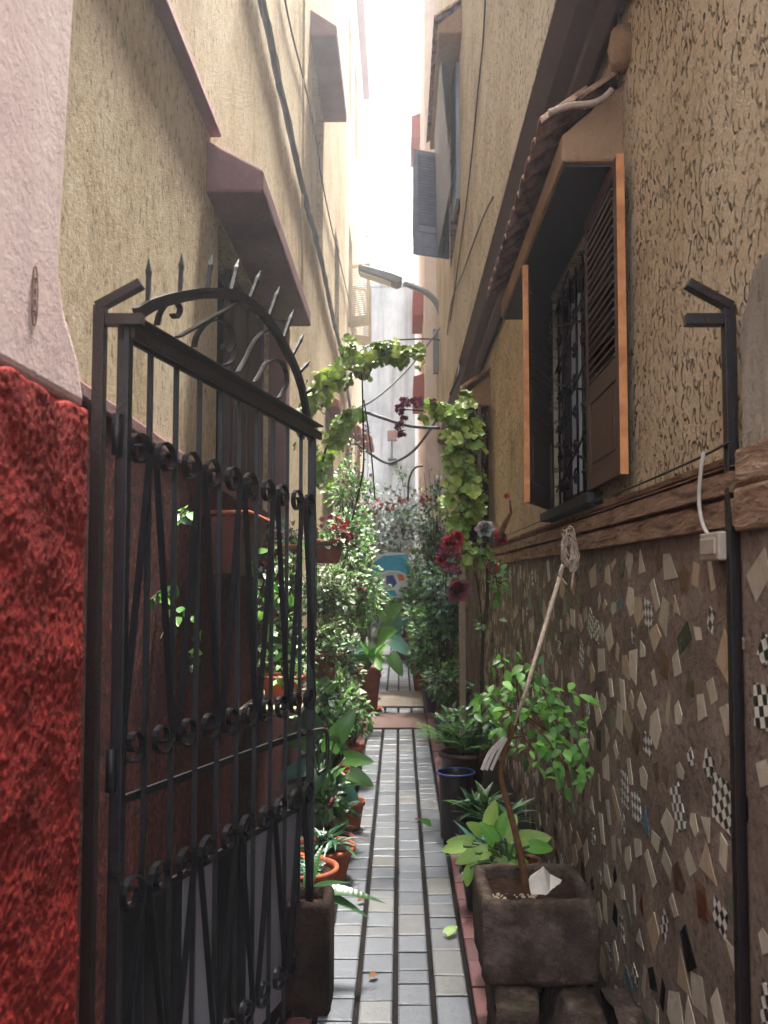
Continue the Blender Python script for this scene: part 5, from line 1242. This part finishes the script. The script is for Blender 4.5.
# painted round board
pbd = thing('painted_board', 'round white board painted turquoise, navy and orange among the plants', 'sign', P(394, 575, 10.2))
YP = 10.2
def pane(name, pxs, mat, off, par):
    mb = MB(); mb.prism([P(a_, b_, YP+off) for a_, b_ in pxs], (0, .006, 0)); return mb.build(name, mat, par)
disc = []
bo = pane('board', [(372, 562), (378, 555), (390, 552), (404, 553), (411, 560), (414, 575), (410, 590), (400, 598), (388, 597), (378, 590), (372, 577)], 'paint_white', .01, pbd)
pane('paint', [(372, 568), (373, 562), (383, 556), (407, 554), (411, 566), (409, 576), (400, 571), (388, 570), (378, 573), (373, 577)], 'paint_teal', .0, bo)
pane('paint', [(374, 581), (379, 577), (383, 584), (380, 588)], 'paint_navy', .0, bo); pane('paint', [(386, 576), (393, 575), (397, 583), (392, 589), (386, 584)], 'paint_navy', 0, bo)
pane('paint', [(397, 575), (402, 574), (405, 580), (399, 581)], 'paint_orange', 0, bo); pane('paint', [(385, 591), (395, 590), (397, 596), (388, 596)], 'paint_teal', 0, bo)
mb = MB(); mb.tube([P(393+20*math.cos(t), 588-16*math.sin(t), YP-.02) for t in [R(10+8*k) for k in range(21)]], .012, 6); mb.build('rim', 'paint_white', pbd)
mb = MB(); mb.tube([P(400, 556, YP), P(402, 510, 11)], .004, 4); mb.tube([P(384, 556, YP), P(382, 515, 11)], .004, 4); mb.build('hanger', 'cable', pbd)
# litter leaf on path
for x, y, lab in ((-.20, 4.0, 'curled brown dead leaf on the grey path by the terracotta pots'), (.09, 5.2, 'tiny dark leaf lying mid path'), (-.12, 3.3, 'small yellowish dead leaf near the front of the path')):
    o = MB().leaf((x, y, gz(y)+.016), (.7, .5, .15), (0, -.2, 1), .045, .03, 0, 'ovate', .4, .2, 4).build('dead_leaf', 'bark'); tag(o, lab, 'leaf')
for x, y, lab in ((.36, 5.0, 'green leaf caught on the brick edging by the brown pot'),):
    o = MB().leaf((.19, 5.05, gz(5)+.03), (-.5, -.3, .5), (0, -.6, 1), .09, .06, 0, 'ovate', .3, .3, 4).build('fallen_leaf', 'leaf_mid'); tag(o, lab, 'leaf')

# ---- haze
hz = MB(); hz.box((-5, -6, -1.5), (5, 32, 16.5));  # thin volume added to imitate the glare veil below the bright sky
hm = bpy.data.materials.new('glare_haze'); hm.use_nodes = True; n_ = hm.node_tree.nodes; n_.clear()
o_ = n_.new('ShaderNodeOutputMaterial'); pv = n_.new('ShaderNodeVolumePrincipled'); pv.inputs['Density'].default_value = .0078
pv.inputs['Color'].default_value = (.92, .94, 1, 1); pv.inputs['Anisotropy'].default_value = .72
hm.node_tree.links.new(pv.outputs[0], o_.inputs['Volume']); M['glare_haze'] = hm
tag(hz.build('glare_haze', 'glare_haze'), kind='stuff')
